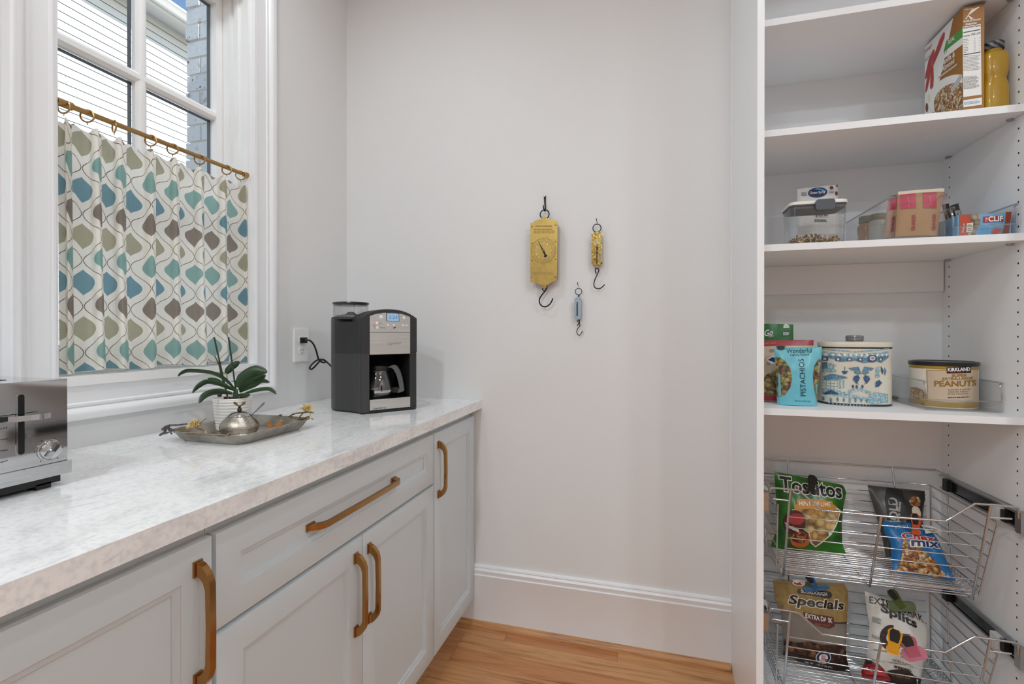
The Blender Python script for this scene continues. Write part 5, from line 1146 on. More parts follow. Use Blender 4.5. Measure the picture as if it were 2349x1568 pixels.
for a, b, c, d in ((1205, 176, 1332, 305), (1392, 166, 1512, 303)):
    pd(S, z6(a, b, c, b-4, c-4, d-4, a, d), pink, t, 'pink_block', .0017, CU)
for x, y0_, y1_ in ((1278, 285, 205), (1462, 278, 198)): a, b = z6(x, y0_, x-4, y1_); ptx(S, 'Original', a, b, 0, pv('pink_light', '#e09aa2'), t, 'lettering', .0024, up=(-5, 0), cut=CU)
for x, y0_, y1_ in ((1325, 488, 356), (1505, 484, 350)): a, b = z6(x, y0_, x+2, y1_); ptx(S, 'QUAKER', a, b, 0, qred, t, 'lettering', .0016, up=(-9, 0), bold=.03, cut=CU)
t, S = bag('oatmeal_packet', 'narrow pink-topped oatmeal packet tucked behind the wide kraft one', 'food packet', z6(1064, 545, 1085, 400, 1112, 205), z6(1170, 540, 1180, 380, 1190, 185), zS, 1.675, .010, pm('kraft_pink', '#c49a84', .6), 'kraft oatmeal packets', seed=3, Yb=1.66, wr=.001)
pd(S, z6(1115, 215, 1188, 195, 1180, 300, 1100, 320), pink, t, 'pink_block', .0016, CU); a, b = z6(1150, 500, 1160, 370); ptx(S, 'QUAKER', a, b, 0, qred, t, 'lettering', .0016, up=(-8, 0), bold=.03, cut=CU); pd(S, z6(1122, 190, 1180, 175, 1186, 205, 1118, 225), pv('packet_brown', '#5b4a40'), t, 'top_strip', .0021, CU)
# black sachets and energy bars in the low bin
for lab, Lq, Rq, yb_ in (('black sachet leaning against the clear bin wall', (1612, 450, 1570, 260), (1668, 440, 1632, 248), 1.66), ('black sachet with white label leaning beside the bar box', (1690, 455, 1640, 270), (1760, 432, 1712, 246), 1.635)):
    Lq, Rq = z6(*Lq), z6(*Rq); t, S = bag('sachet', lab, 'sachet', Lq, Rq, zS, yb_+.02, .007, pm('sachet_black', '#17181a', .35), 'black sachets', seed=5, Yb=yb_, wr=.0006)
    cxm = (Lq[1][0]+Rq[1][0]+Lq[0][0]+Rq[0][0])/4; cym = (Lq[0][1]+Lq[1][1])/2; pd(S, [(cxm-7, cym-10), (cxm+4, cym-13), (cxm+8, cym+6), (cxm-3, cym+9)], pv('sachet_label', '#8f8c88'), t, 'label', .0009, CU); bars(S, (cxm-4, cym-9), (cxm+3, cym+5), 5, 1.2, blk, t, 'fine_print', .2, .0014, seed=7)
Yc = 1.596
S = Surf(ony(Yc, *z6(1960, 430)[0]), (1, 0, 0), (0, 0, 1))
q0 = ony(Yc, *z6(1705, 470)[0]); q1 = ony(Yc, *z6(2165, 470)[0]); zt_ = ony(Yc, *z6(2000, 332)[0]).z; xe = min(q1.x, .906)
t = thing('energy_bar_box', 'flat blue and red energy bar box lying in the low clear bin', 'food box', ((q0.x+xe)/2, Yc+.07, zS+.0035))
g = G(); g.box((max(q0.x, .780), Yc, zS+.0036), (xe, Yc+.15, zt_), .0008, 1); g.done('carton', pv('carton_blue', '#6fa9cf'), t)
xa = max(q0.x, .780)
pcl = lambda *p: [(max(x, 1740+1716/3.734), y) for x, y in z6(*p)]
pd(S, pcl(1716, 348, 1818, 340, 1850, 520, 1716, 520), pv('bar_orange', '#b8482c'), t, 'orange_panel', .0006); pd(S, pcl(1800, 344, 1900, 338, 1895, 430, 1870, 470, 1860, 520, 1790, 520, 1830, 420), chunks('rock_print', ['#b3a58e', '#94866f', '#c9bda6'], 70, .7, .2), t, 'rock_picture', .0010)
pd(S, pcl(1922, 362, 2098, 350, 2096, 405, 1920, 412), pv('clif_red', '#b02331'), t, 'logo_panel', .0010); a, b = z6(1968, 404, 2090, 398); ptx(S, 'CLIF', a, b, 11.5, white_p, t, 'lettering', .0015, bold=.03); a, b = z6(1962, 405, 1962, 368); ptx(S, 'THE', a, b, 0, white_p, t, 'lettering', .0015, up=(-6, 0))
pd(S, pcl(2118, 322, 2166, 320, 2140, 520, 2080, 520, 2110, 420), pv('bar_rust', '#8f3a1e'), t, 'rust_stripe', .0010); pd(S, z6(1985, 490, 2030, 460, 2085, 465, 2060, 500, 2020, 515), pv('climber_red', '#c7543f'), t, 'climber_picture', .0012)
a, b = z6(1755, 500, 1770, 420); ptx(S, 'CRUNCHY', a, b, 0, white_p, t, 'lettering', .0012, up=(-5, 0)); pd(S, z6(1782, 420, 1836, 412, 1830, 490, 1776, 496), cream_p, t, 'badge', .0014); bars(S, z6(1788, 425)[0], z6(1828, 488)[0], 4, 1.5, g1, t, 'fine_print', .2, .0019, seed=2)
# ---------- fourth shelf
zS = shz['D']; z7 = zz(1740, 720, 3.734)
t, S = bag('seed_bag', 'green seed bag with white script standing at the back of the shelf', 'snack bag', z7(-38, 700, -38, 300, -36, 82), z7(300, 695, 298, 300, 298, 88), zS, 1.80, .012, pm('bag_green', '#23702f', .35, noise=.05), seed=6, Yb=1.78, wr=.0012)
a, b = z7(48, 192, 118, 182); ptx(S, 'Go', a, b, 14, white_p, t, 'lettering', .0014, shear=.2, bold=.02, cut=CU); a, b = z7(80, 202, 126, 196); ptx(S, 'Raw', a, b, 5, white_p, t, 'lettering', .0014, shear=.3)
pd(S, z7(208, 120, 212, 100, 224, 88, 240, 86, 255, 96, 262, 118), white_p, t, 'seal', .0014, CU); a, b = z7(218, 110, 252, 108); ptx(S, 'USDA', a, b, 2.6, pv('seal_green', '#2d6b3a'), t, 'lettering', .0020); pd(S, z7(200, 150, 262, 146, 264, 186, 200, 190), pv('seal_dark', '#26543a'), t, 'seal', .0014, CU)
bars(S, z7(204, 154)[0], z7(260, 184)[0], 4, 1.2, white_p, t, 'fine_print', .2, .0020, seed=3)
t, S = bag('nut_pouch', 'red and beige mixed nut pouch tucked between the green bag and the pistachios', 'snack bag', z7(-25, 742, -25, 500, -22, 228), z7(420, 752, 450, 500, 472, 222), zS, 1.735, .016, pm('pouch_beige', '#c3b29a', .35, noise=.06), seed=7, Yb=1.705, wr=.0015)
rdk = pv('pouch_red', '#9c2630', .35); pd(S, z7(-25, 226, 472, 222, 470, 268, -25, 278), rdk, t, 'red_band', .0012, CU); a, b = z7(40, 262, 145, 256); ptx(S, 'EDIBLE SEEDS', a, b, 3.6, pv('band_orange', '#e08a4a'), t, 'lettering', .0018, cut=CU); pd(S, z7(60, 395, 110, 362, 140, 372, 140, 430, 90, 430), white_p, t, 'emblem', .0012, CU); pd(S, z7(72, 396, 108, 372, 136, 380, 134, 420), navy_p, t, 'emblem', .0018, CU)
a, b = z7(58, 436, 90, 440); ptx(S, '20', a, b, 5, navy_p, t, 'lettering', .0018); pd(S, z7(20, 560, 60, 520, 120, 490, 200, 480, 200, 700, 20, 690), nuts_m, t, 'nut_picture', .0012, CU); pd(S, z7(-20, 690, 200, 702, 200, 745, -20, 738), rdk, t, 'red_band', .0016, CU); bars(S, z7(88, 300)[0], z7(132, 332)[0], 3, 1.4, pv('band_rust', '#a4523a'), t, 'fine_print', .2, .0012, seed=4)
t, S = bag('pistachio_pouch', 'turquoise pistachio pouch with two clear side windows at the shelf front', 'snack bag', z7(160, 774, 156, 700, 150, 500, 138, 380, 133, 288), z7(506, 786, 492, 715, 512, 600, 538, 400, 543, 280), zS, 1.668, .026, pm('pouch_cyan', '#6cbccb', .33, noise=.05, nscale=14), seed=8, wr=.0024, tp=(.75, 1, .12))
pd(S, z7(142, 368, 180, 374, 222, 410, 256, 468, 268, 540, 256, 620, 214, 688, 166, 712, 156, 700, 150, 520), nuts_m, t, 'window', .0012, CU); pd(S, z7(538, 380, 500, 392, 466, 440, 449, 520, 455, 600, 476, 680, 492, 712, 510, 615, 530, 480), nuts_m, t, 'window', .0012, CU)
ink = pv('pouch_ink', '#16323c'); a, b = z7(234, 336, 448, 330); ptx(S, 'Wonderful', a, b, 10.5, ink, t, 'lettering', .0016, cut=CU); a, b = z7(262, 364, 420, 360); ptx(S, 'Lightly Salted', a, b, 5.8, ink, t, 'lettering', .0016, cut=CU)
a, b = z7(386, 700, 372, 385); ptx(S, 'PISTACHIOS', a, b, 0, ink, t, 'lettering', .0016, up=(-12.3, 0), cut=CU); a, b = z7(296, 750, 430, 756); ptx(S, 'NET WT 6 OZ (170 g)', a, b, 4.6, ink, t, 'lettering', .0016, cut=CU)
sb_ = []
for i in range(28): r_ = (1.0 if i % 2 else .62); sb_.append((188+46*r_*math.cos(PI*i/14), 284+32*r_*math.sin(PI*i/14)))
pd(S, [z7(x, max(y, 274))[0] for x, y in sb_], blk, t, 'sunburst', .0016, CU)
# oval willow tin
t0 = onz(zS, *z7(825, 790)[0]); rx, ry = .094, .066; tcx, tcy = .599, t0.y+ry+.004
tin = thing('biscuit_tin', 'oval cream tin with blue oriental landscape and clear knob', 'tin', (tcx, tcy, zS))
def sup(z, k=1.0, n=56):
    out = []
    for i in range(n):
        a = 2*PI*i/n; cx_, sy_ = math.cos(a), math.sin(a); e = .8; out.append((tcx+rx*k*abs(cx_)**e*(1 if cx_ >= 0 else -1), tcy+ry*k*abs(sy_)**e*(1 if sy_ >= 0 else -1), zS+z))
    return out
hB = ony(tcy-ry, *z7(830, 285)[0]).z - zS; hL = ony(tcy-ry, *z7(830, 243)[0]).z - zS
tinm = pm('tin_cream', '#dcd6c6', .3, noise=.03)
g = G(); g.loft([sup(.0005, .985), sup(.002, 1.0), sup(hB-.002, 1.0), sup(hB-.001, .985)]); g.done('tin_body', tinm, tin)
g = G(); g.loft([sup(.001, 1.004), sup(.006, 1.006), sup(.0065, 1.0)], True, (True, False)); g.done('foot_rim', pm('tin_dark', '#22303c', .4), tin)
g = G(); g.loft([sup(hB-.004, 1.005), sup(hB, 1.012), sup(hB+.003, 1.0)], True, (False, True)); g.done('shoulder_bead', pm('tin_dark'), tin) if False else g.done('shoulder_bead', bpy.data.materials['tin_dark'], tin)
g = G(); g.loft([sup(hB+.001, 1.018), sup(hB+.002, 1.022), sup(hL-.003, 1.022), sup(hL, 1.008), sup(hL+.002, .93), sup(hL+.003, .3)]); ld = g.done('lid', tinm, tin)
g = G(); kb = []
for z, k in ((.0, .8), (.003, 1), (.006, .94), (.008, 1), (.011, .94), (.013, 1), (.016, .94), (.018, .9), (.019, .6)): kb.append([(tcx+.002+.0245*k*math.cos(2*PI*i/24), tcy+.0245*k*math.sin(2*PI*i/24), hL+zS+.0025+z) for i in range(24)])
g.loft(kb); g.done('knob', pm('knob_glass', '#8f8f93', .15, noise=.2, nscale=90, Transmission_Weight=.25), ld)
def rel(x, y):
    c_ = min(.999, abs(x)/rx)**(1/.8)   # superellipse parameter
    return -ry*(1-(math.sqrt(max(0, 1-c_*c_)))**.8)
S = Surf((tcx, tcy-ry, zS+hB/2), (1, 0, 0), (0, 0, 1), rel)
def hatch(name, h, h2, sc_):
    t = NT(name); o = t.obj(); br = t.n('ShaderNodeTexBrick'); t.l(t.mapping(o, (1, 1, 1), (PI/2, .5, 0)), br.inputs[0]); br.inputs['Scale'].default_value = sc_; br.inputs['Mortar Size'].default_value = .035
    v = t.tex('ShaderNodeTexVoronoi', o, Scale=sc_*1.6); f_ = t.math('MAXIMUM', br.outputs[1], t.math('GREATER_THAN', v.outputs['Distance'], .62)); t.prin(t.mix(t.math('MULTIPLY', f_, .8), C(h), C(h2)), .35); return t.m
bl1 = hatch('willow_blue', '#2b5778', '#8fb4c4', 190); bl2 = hatch('willow_teal', '#4a879f', '#cfdcd8', 160); bl3 = hatch('willow_navy', '#1d305a', '#5f7fa6', 220)
CU2 = .006
def wp(*p, m=bl1, h=.0008, name='landscape_print'):
    q = [S.xy(*k) for k in z7(*p)]; q = [(max(-rx*.985, min(rx*.985, x)), y) for x, y in q]
    return _decal(S, q, [list(range(len(q)))], name, m, tin, h, CU2)
wp(520, 296, 830, 318, 1135, 292, 1135, 304, 830, 330, 520, 308, m=bl2, name='border_print'); wp(520, 322, 830, 345, 1135, 318, 1135, 370, 830, 392, 520, 372, m=bl2, name='border_print'); wp(520, 372, 660, 388, 700, 410, 830, 400, 900, 420, 1010, 405, 1060, 420, 1135, 372, 1135, 356, 830, 380, 520, 350, m=bl1, h=.0012, name='border_print')
for x in range(560, 1120, 46): wp(x-15, 350, x, 338, x+15, 350, x, 362, m=white_p, h=.0016, name='border_motif')
for x in range(600, 1110, 90): wp(x-22, 372, x+22, 372, x+20, 404, x-20, 404, m=bl3, h=.0016, name='border_motif'); wp(x-9, 380, x+9, 380, x+8, 396, x-8, 396, m=cream_p, h=.0020, name='border_motif')
wp(*flat(ell((975, 380), 42, 32, 16)), m=bl3, h=.0024); wp(*flat(ell((975, 378), 26, 19, 14)), m=cream_p, h=.0028); wp(*flat(ell((975, 378), 14, 10, 12)), m=bl1, h=.0032)
wp(520, 400, 560, 430, 570, 560, 545, 720, 520, 720, m=bl3); wp(555, 470, 620, 450, 660, 470, 690, 490, 640, 505, 560, 510, m=bl2); wp(575, 420, 615, 410, 625, 470, 580, 475, m=bl1, h=.0012); wp(615, 430, 645, 420, 680, 446, 660, 450, 660, 480, 620, 480, m=bl2, h=.0014)
wp(590, 545, 640, 512, 740, 532, 770, 548, 700, 560, 600, 572, m=bl1, h=.0014); wp(580, 570, 690, 560, 690, 640, 580, 660, m=bl2, h=.0012)
for r_ in range(3):
    for c_ in range(4): wp(586+c_*26, 580+r_*24, 606+c_*26, 578+r_*24, 606+c_*26, 594+r_*24, 586+c_*26, 596+r_*24, m=cream_p, h=.0016)
for x in (700, 726): wp(x, 565, x+14, 562, x+14, 640, x, 645, m=bl2, h=.0012)
wp(545, 640, 620, 650, 720, 660, 800, 690, 950, 720, 945, 745, 780, 720, 640, 700, 545, 690, m=bl2, h=.0010); wp(560, 690, 640, 655, 710, 690, 640, 690, 600, 700, m=bl3, h=.0014)
wp(770, 650, 860, 634, 960, 660, 955, 690, 860, 656, 775, 678, m=bl2, h=.0014); wp(945, 690, 1000, 670, 1130, 690, 1130, 765, 945, 770, m=bl2, h=.0010)
for x in (808, 840, 888): wp(*flat(ell((x, 620), 10, 16, 10)), m=bl3, h=.0018)
for i in range(8): wp(*flat(ell((590+i*48, 738+4*math.sin(i*2)), 9, 20, 8)), m=bl1, h=.0016)
wp(715, 488, 770, 488, 755, 512, 730, 515, m=bl3, h=.0014); wp(738, 450, 746, 450, 745, 490, 738, 490, m=bl1, h=.0016)
for sx_, mx_ in ((1, 0), (-1, 1)):   # a pair of facing birds
    f_ = lambda x: x if sx_ == 1 else 1762-x
    wp(*[c for x, y in ((880, 510), (858, 450), (770, 462), (790, 480), (830, 490), (812, 500), (850, 518)) for c in (f_(x), y)], m=bl1, h=.0014); wp(*[c for x, y in ((850, 520), (868, 545), (845, 590), (866, 604), (830, 590), (808, 560), (815, 535)) for c in (f_(x), y)], m=bl3, h=.0018)
wp(1008, 455, 1048, 450, 1046, 540, 1000, 545, m=bl2, h=.0014); wp(1055, 445, 1078, 480, 1072, 520, 1055, 490, m=bl3, h=.0014); wp(1090, 455, 1112, 490, 1095, 530, 1082, 500, m=bl1, h=.0014); wp(1005, 580, 1040, 565, 1066, 590, 1030, 625, 1000, 625, m=bl3, h=.0014)
for i in range(22): wp(*flat(ell((545+i*27, 758+22*math.sin(PI*i/21)), 7, 5, 8)), m=bl2, h=.0008, name='border_motif')
# peanut can in a low bin
bin_('storage_bin', 'low clear bin around the peanut can on the fourth shelf', .737, .914, 1.640, 1.925, zS, .082, .030)
kx_, ky_, kr = .8265, 1.740, .0775
can = thing('peanut_can', 'large white and gold peanut can with black lid', 'can', (kx_, ky_, zS+.0035))
hb = ony(ky_-kr, *z7(1590, 445)[0]).z - zS - .0035; z_ = zS+.0035
g = G(); g.lathe([(kr-.002, 0), (kr, .002), (kr, hb)], (kx_, ky_, z_), 64); cb = g.done('can_body', pm('can_white', '#e3ddd2', .3), can)
g = G(); g.lathe([(kr+.0003, .003), (kr+.0006, .005), (kr+.0003, .020)], (kx_, ky_, z_), 64, (False, False)); g.done('gold_band', gold_p, cb)
g = G(); g.lathe([(kr+.0003, hb-.010), (kr+.0006, hb-.009), (kr+.0003, hb-.001)], (kx_, ky_, z_), 64, (False, False)); g.done('gold_band', gold_p, cb)
g = G(); g.lathe([(kr+.0015, hb-.001), (kr+.003, hb), (kr+.003, hb+.008), (kr+.001, hb+.0105), (kr-.004, hb+.011), (kr-.006, hb+.009), (.004, hb+.009)], (kx_, ky_, z_), 64); g.done('lid', pm('lid_black', '#18181a', .3), can)
vdx = Vector((kx_, ky_, 0)).normalized(); cex = Vector((vdx.y, -vdx.x, 0))
S = Surf(Vector((kx_, ky_, z_+hb/2)) - vdx*kr, cex, (0, 0, 1), lambda x, y: -(kr-math.sqrt(max(0, kr*kr-min(abs(x), kr*.99)**2))))
def kp(*p, m=cream_p, h=.0006, name='can_print'): 
    q = [S.xy(*k) for k in z7(*p)]; q = [(max(-kr*.98, min(kr*.98, x)), y) for x, y in q]; return _decal(S, q, [list(range(len(q)))], name, m, can, h, CU2)
kp(1436, 478, 1892, 478, 1892, 762, 1445, 735, m=pv('can_taupe', '#c9b49c', .4)); kp(1436, 478, 1892, 478, 1892, 484, 1442, 484, m=gold_p, h=.001); kp(1436, 478, 1443, 478, 1452, 735, 1445, 735, m=gold_p, h=.001)
kp(1610, 456, 1824, 452, 1824, 508, 1612, 508, m=blk, h=.0010); a, b = z7(1622, 490, 1815, 488); ptx(S, 'KIRKLAND', a, b, 7.6, white_p, can, 'lettering', .0016, bold=.03, cut=CU2); a, b = z7(1640, 505, 1800, 503); ptx(S, 'Signature', a, b, 3.0, red_p, can, 'lettering', .0016, shear=.3, cut=CU2)
gd = pm('can_gold', '#9a7a34', .35, .5)
for tx, x0, y0_, x1, y1_, h_ in (('SUPER', 1656, 540, 1788, 538, 6.2), ('EXTRA-LARGE', 1576, 566, 1840, 564, 5.8), ('PEANUTS', 1506, 618, 1872, 622, 12.5)): a, b = z7(x0, y0_, x1, y1_); ptx(S, tx, a, b, h_, gd, can, 'lettering', .0012, bold=.03, cut=CU2)
for tx, x0, y0_, x1 in (('ROASTED & SALTED', 1622, 654, 1820), ('VIRGINIA VARIETY', 1622, 673, 1812), ('EXTRA CRUNCHY', 1622, 692, 1800)): a, b = z7(x0, y0_, x1, y0_); ptx(S, tx, a, b, 3.2, pv('can_brown', '#6b5138'), can, 'lettering', .0012, cut=CU2)
bars(S, z7(1620, 708)[0], z7(1810, 722)[0], 1, 2.0, g1, can, 'fine_print', 0, .0012, cut=CU2, seed=2); kp(1288, 640, 1340, 630, 1400, 650, 1440, 690, 1440, 745, 1288, 720, m=pnut_m, h=.0010, name='peanut_picture'); kp(1442, 746, 1890, 760, 1890, 774, 1442, 762, m=pv('can_dash', '#a58a62'), h=.0010)
p = onz(zS+.0035, *z7(1240, 715)[0])
t = thing('small_object', 'small dark oval object lying in the low clear bin', 'trinket', (.757, 1.858, zS+.0035)); g = G(); g.lathe([(.006, 0), (.010, .002), (.011, .006), (.009, .010), (.003, .011)], (.757, 1.868, zS+.0035), 20, sx=1.0, sy=1.4); g.done('lump', pm('dark_lump', '#33312f', .4), t)  # small dark oval lump, kind unknown
# ---------- baskets
zf1, zf2 = .4635+.0018, .1155+.0018
zb4 = zz(1740, 1040, 5.06); zb3 = zz(2000, 1050, 4.481); z8 = zz(1740, 1020, 2.862); zb5 = zz(1740, 1300, 5.852); zb6 = zz(1950, 1300, 5.85)
CB_ = .014
tt_ = NT('chip_bag_green'); o = tt_.obj(); n1 = tt_.tex('ShaderNodeTexNoise', o, Scale=14.0, Detail=2.0); tt_.prin(tt_.ramp(n1.outputs[0], [(.35, '#1d4f17'), (.55, '#2f6f20'), (.75, '#4a8a2c')]), .3)
t, S = bag('chip_bag', 'green tortilla chip bag standing in the upper wire basket', 'snack bag', zb4(130, 1095, 180, 960, 212, 880, 216, 700, 205, 520, 192, 350, 182, 205), zb4(1015, 1158, 972, 1040, 966, 800, 985, 620, 1018, 450, 985, 368, 972, 362), zf1, 1.880, .038, tt_.m, seed=9, wr=.006, tp=(.35, 1, .12))
wsh = pv('wash_white', '#e9e6dc'); a, b = zb4(242, 420, 946, 512)
ptx(S, 'Tostitos', a, b, 31, wsh, t, 'lettering_outline', .0020, bold=.075, cut=CB_); ptx(S, 'Tostitos', a, b, 31, blk, t, 'lettering', .0027, bold=.028, cut=CB_)
pd(S, zb4(362, 640, 480, 596, 700, 640, 870, 612, 935, 655, 890, 790, 812, 925, 712, 1020, 642, 1075, 580, 1025, 548, 905, 410, 810, 350, 710), wsh, t, 'window_outline', .0016, CB_)
pd(S, zb4(372, 645, 480, 606, 700, 650, 862, 624, 922, 660, 880, 780, 800, 916, 702, 1010, 642, 1062, 590, 1018, 560, 900, 420, 802, 362, 702), chips_m, t, 'chips_picture', .0022, CB_)
og = pv('banner_orange', '#c98a2c'); pd(S, zb4(412, 518, 640, 520, 822, 545, 835, 580, 872, 598, 862, 650, 640, 625, 440, 632, 395, 655, 378, 590, 412, 575), og, t, 'banner', .0029, CB_); a, b = zb4(440, 588, 800, 604); ptx(S, 'HINT OF LIME', a, b, 9.5, wsh, t, 'lettering', .0035, bold=.02, cut=CB_)
pd(S, ell(zb4(385, 790)[0], 24, 29, 22), pv('salsa_dark', '#4a1f1a'), t, 'jar_picture', .0029, CB_); pd(S, ell(zb4(405, 745)[0], 18, 13, 18), pv('salsa_red', '#a8322b'), t, 'jar_picture', .0034, CB_); a, b = zb4(285, 830, 435, 895); ptx(S, 'Tostitos', a, b, 8, wsh, t, 'lettering', .0040, bold=.05, cut=CB_)
pd(S, ell(zb4(460, 985)[0], 22, 19, 22), pv('bowl_orange', '#b5642a'), t, 'dip_picture', .0029, CB_); pd(S, ell(zb4(460, 960)[0], 20, 13, 22), chunks('salsa', ['#8f3019', '#b0532a', '#6f2412', '#c98a4a'], 130, .4, .4), t, 'dip_picture', .0035, CB_)
def clip(name, label, c, ang, jaw, jh, cm_, hl, hw, hang=0., pad=True, jawmat=None, back=True, depth=.012, w3=None):
    """spring bag clip: a jaw bar, two finger paddles with dark pads and a pivot; c is the jaw centre in the room"""
    c = Vector(c); n_ = (EYE-c).normalized(); r_ = _R - n_*_R.dot(n_); r_.normalize(); u_ = n_.cross(r_)
    a_ = r_*math.cos(ang)+u_*math.sin(ang); b_ = -r_*math.sin(ang)+u_*math.cos(ang); hd_ = b_*math.cos(hang)+a_*math.sin(hang); hs = a_*math.cos(hang)-b_*math.sin(hang)
    t = thing(name, label, 'bag clip', tuple(c), 0, 'bag clips')
    g = G(); g.prism(rrect(jaw, jh, min(jh, jaw)*.42, 6), c+n_*.003, a_, b_, n_*.006, .002, 2); g.done('jaw', jawmat or cm_, t)
    g = G(); g.prism(rrect(jaw*.96, jh*.9, min(jh, jaw)*.40, 6), c-n_*.010, a_, b_, n_*.006, .002, 2); g.done('jaw', jawmat or cm_, t)
    pl_ = [(-hw*.36, -jh*.2), (hw*.36, -jh*.2), (hw*.40, hl*.35), (hw*.5, hl*.62), (hw*.5, hl*.85), (hw*.3, hl), (-hw*.3, hl), (-hw*.5, hl*.85), (-hw*.5, hl*.62), (-hw*.40, hl*.35)]
    hdn = (hd_*1.0+n_*.28).normalized()
    g = G(); g.prism(pl_, c+n_*.008, hs, hdn, n_*.005, .002, 2); hf = g.done('paddle', cm_, t)
    if pad: g = G(); g.prism([(x*.72, hl*.42+(y-hl*.35)*.86 if y > hl*.3 else hl*.40) for x, y in pl_], c+n_*.0128, hs, hdn, n_*.0012, .0004, 1); g.done('grip_pad', pm('pad_black', '#131313', .6), hf)
    if back:
        hdb = (hd_*1.0-n_*.45+hs*.10).normalized(); g = G(); g.prism(pl_, c-n_*.012, hs, hdb, n_*.005, .002, 2); g.done('paddle', cm_, t)
    g = G(); g.tube([c+hd_*jh*.35-a_*hw*.42, c+hd_*jh*.35+a_*hw*.42], .0032, 10); g.done('pivot', pm('pin_metal', '#a9abad'), t) if False else g.done('pivot', bpy.data.materials['pin_metal'], t)
    return t
def onS(S, px_, py_, h): return S.px(px_, py_, h)
kbl = pm('clip_black', '#1a1718', .35)
clip('bag_clip', 'black bag clip gripping the green chip bag', onS(S, *zb4(575, 420)[0], .012), -.1, .030, .012, kbl, .052, .024, .12)
# black snack mix bag
t, S = bag('snack_bag', 'charcoal party mix bag leaning in the upper basket behind the blue bag', 'snack bag', z8(835, 735, 815, 620, 775, 470, 722, 300, 715, 264), z8(1090, 745, 1090, 600, 1078, 480, 1088, 380, 1090, 302), zf1, 1.875, .026, pm('bag_charcoal', '#4a4845', .35, noise=.12, nscale=12), seed=10, wr=.005, tp=(.4, 1, .15), Yb=1.80)
pd(S, zb3(145, 300, 300, 330, 310, 480, 300, 640, 130, 640, 120, 420), blk, t, 'black_band', .0020, CB_); pd(S, zb3(300, 335, 540, 345, 545, 430, 500, 520, 470, 640, 300, 640, 310, 480), pv('bag_dark', '#2c2a27'), t, 'dark_panel', .0020, CB_)
a, b = zb3(228, 700, 232, 416); ptx(S, 'BOLD', a, b, 0, pv('bold_grey', '#a7a39b'), t, 'lettering', .0027, up=(-18, -2), bold=.03, cut=CB_); a, b = zb3(250, 660, 280, 450); ptx(S, 'party blend', a, b, 0, wsh, t, 'lettering', .0030, up=(-9, 1), shear=.3, cut=CB_)
pd(S, ell(zb3(430, 560)[0], 11, 15, 16, -.3), cream_p, t, 'cracker_picture', .0027, CB_); pd(S, ell(zb3(425, 450)[0], 14, 12, 16), mix_m, t, 'cracker_picture', .0027, CB_)
# blue snack mix bag
t, S = bag('snack_bag', 'blue snack mix bag with orange clip in the upper wire basket', 'snack bag', zb3(212, 1168, 200, 1000, 190, 860, 130, 770, 116, 690, 118, 655), zb3(868, 1270, 805, 1140, 740, 980, 690, 860, 610, 740, 470, 672), zf1, 1.80, .030, pm('bag_blue', '#1d6fae', .3, noise=.12, nscale=10), seed=11, wr=.005, tp=(.45, 1, .15))
pd(S, zb3(285, 845, 400, 900, 500, 985, 600, 1060, 690, 1165, 800, 1235, 700, 1238, 450, 1200, 240, 1160, 275, 1060, 278, 950), mix_m, t, 'snack_picture', .0020, CB_)
a, b = zb3(278, 840, 600, 872); ptx(S, 'Chex', a, b, 14, wsh, t, 'lettering_outline', .0024, bold=.08, cut=CB_); ptx(S, 'Chex', a, b, 14, red_p, t, 'lettering', .0031, bold=.03, cut=CB_)
a, b = zb3(362, 918, 640, 935); ptx(S, 'mix', a, b, 17, wsh, t, 'lettering_outline', .0028, bold=.09, cut=CB_); ptx(S, 'mix', a, b, 17, navy_p, t, 'lettering', .0035, bold=.03, cut=CB_)
a, b = zb3(345, 695, 215, 705); ptx(S, 'FAMILY', a, b, 0, wsh, t, 'lettering', .0022, up=(0, 6.5), cut=CB_)
pd(S, zb3(490, 690, 600, 700, 712, 748, 700, 765, 515, 790, 500, 740), white_p, t, 'nutrition_flap', .006, CB_); a, b = zb3(570, 788, 520, 792); ptx(S, '120', a, b, 0, blk, t, 'lettering', .0068, up=(0, 4)); bars(S, zb3(510, 700)[0], zb3(680, 750)[0], 5, 1.2, g1, t, 'fine_print', .2, .0068, dy=.25, seed=4)
a, b = zb3(672, 1205, 820, 1215); ptx(S, 'SIZE', a, b, 5, pv('ltblue', '#8cc0e6'), t, 'lettering', .0022, cut=CB_)
clip('bag_clip', 'orange bag clip gripping the blue snack mix bag', onS(S, *zb3(405, 780)[0], .010), -.16, .022, .014, pm('clip_orange', '#c7531c', .35), .056, .021, .02)
# pretzel bag (clear with burlap header)
cb_ = NT('clear_bag'); tr_ = cb_.n('ShaderNodeBsdfTransparent'); tr_.inputs[0].default_value = (.62, .58, .53, 1); pb = cb_.n('ShaderNodeBsdfPrincipled'); pb.inputs['Base Color'].default_value = C('#a89d92'); pb.inputs['Roughness'].default_value = .18
nz = cb_.tex('ShaderNodeTexNoise', cb_.mapping(cb_.obj(), (60, 60, 12), (0, .5, 0)), Scale=1.0, Detail=3.0); cb_.l(cb_.bump(nz.outputs[0], .5, .004), pb.inputs['Normal']); mx = cb_.n('ShaderNodeMixShader'); mx.inputs[0].default_value = .5; cb_.l(tr_.outputs[0], mx.inputs[1]); cb_.l(pb.outputs[0], mx.inputs[2]); cb_.l(mx.outputs[0], cb_.out.inputs[0])
t, S = bag('pretzel_bag', 'clear pretzel bag with burlap header standing in the lower basket', 'snack bag', zb5(320, 1175, 325, 960, 308, 740, 292, 570, 222, 450, 205, 300, 192, 168), zb5(1232, 1405, 1190, 1270, 1165, 1100, 1185, 900, 1182, 740, 1200, 420, 1195, 310, 1150, 222), zf2, 1.860, .036, cb_.m, seed=12, wr=.005, tp=(.45, 1, .12))
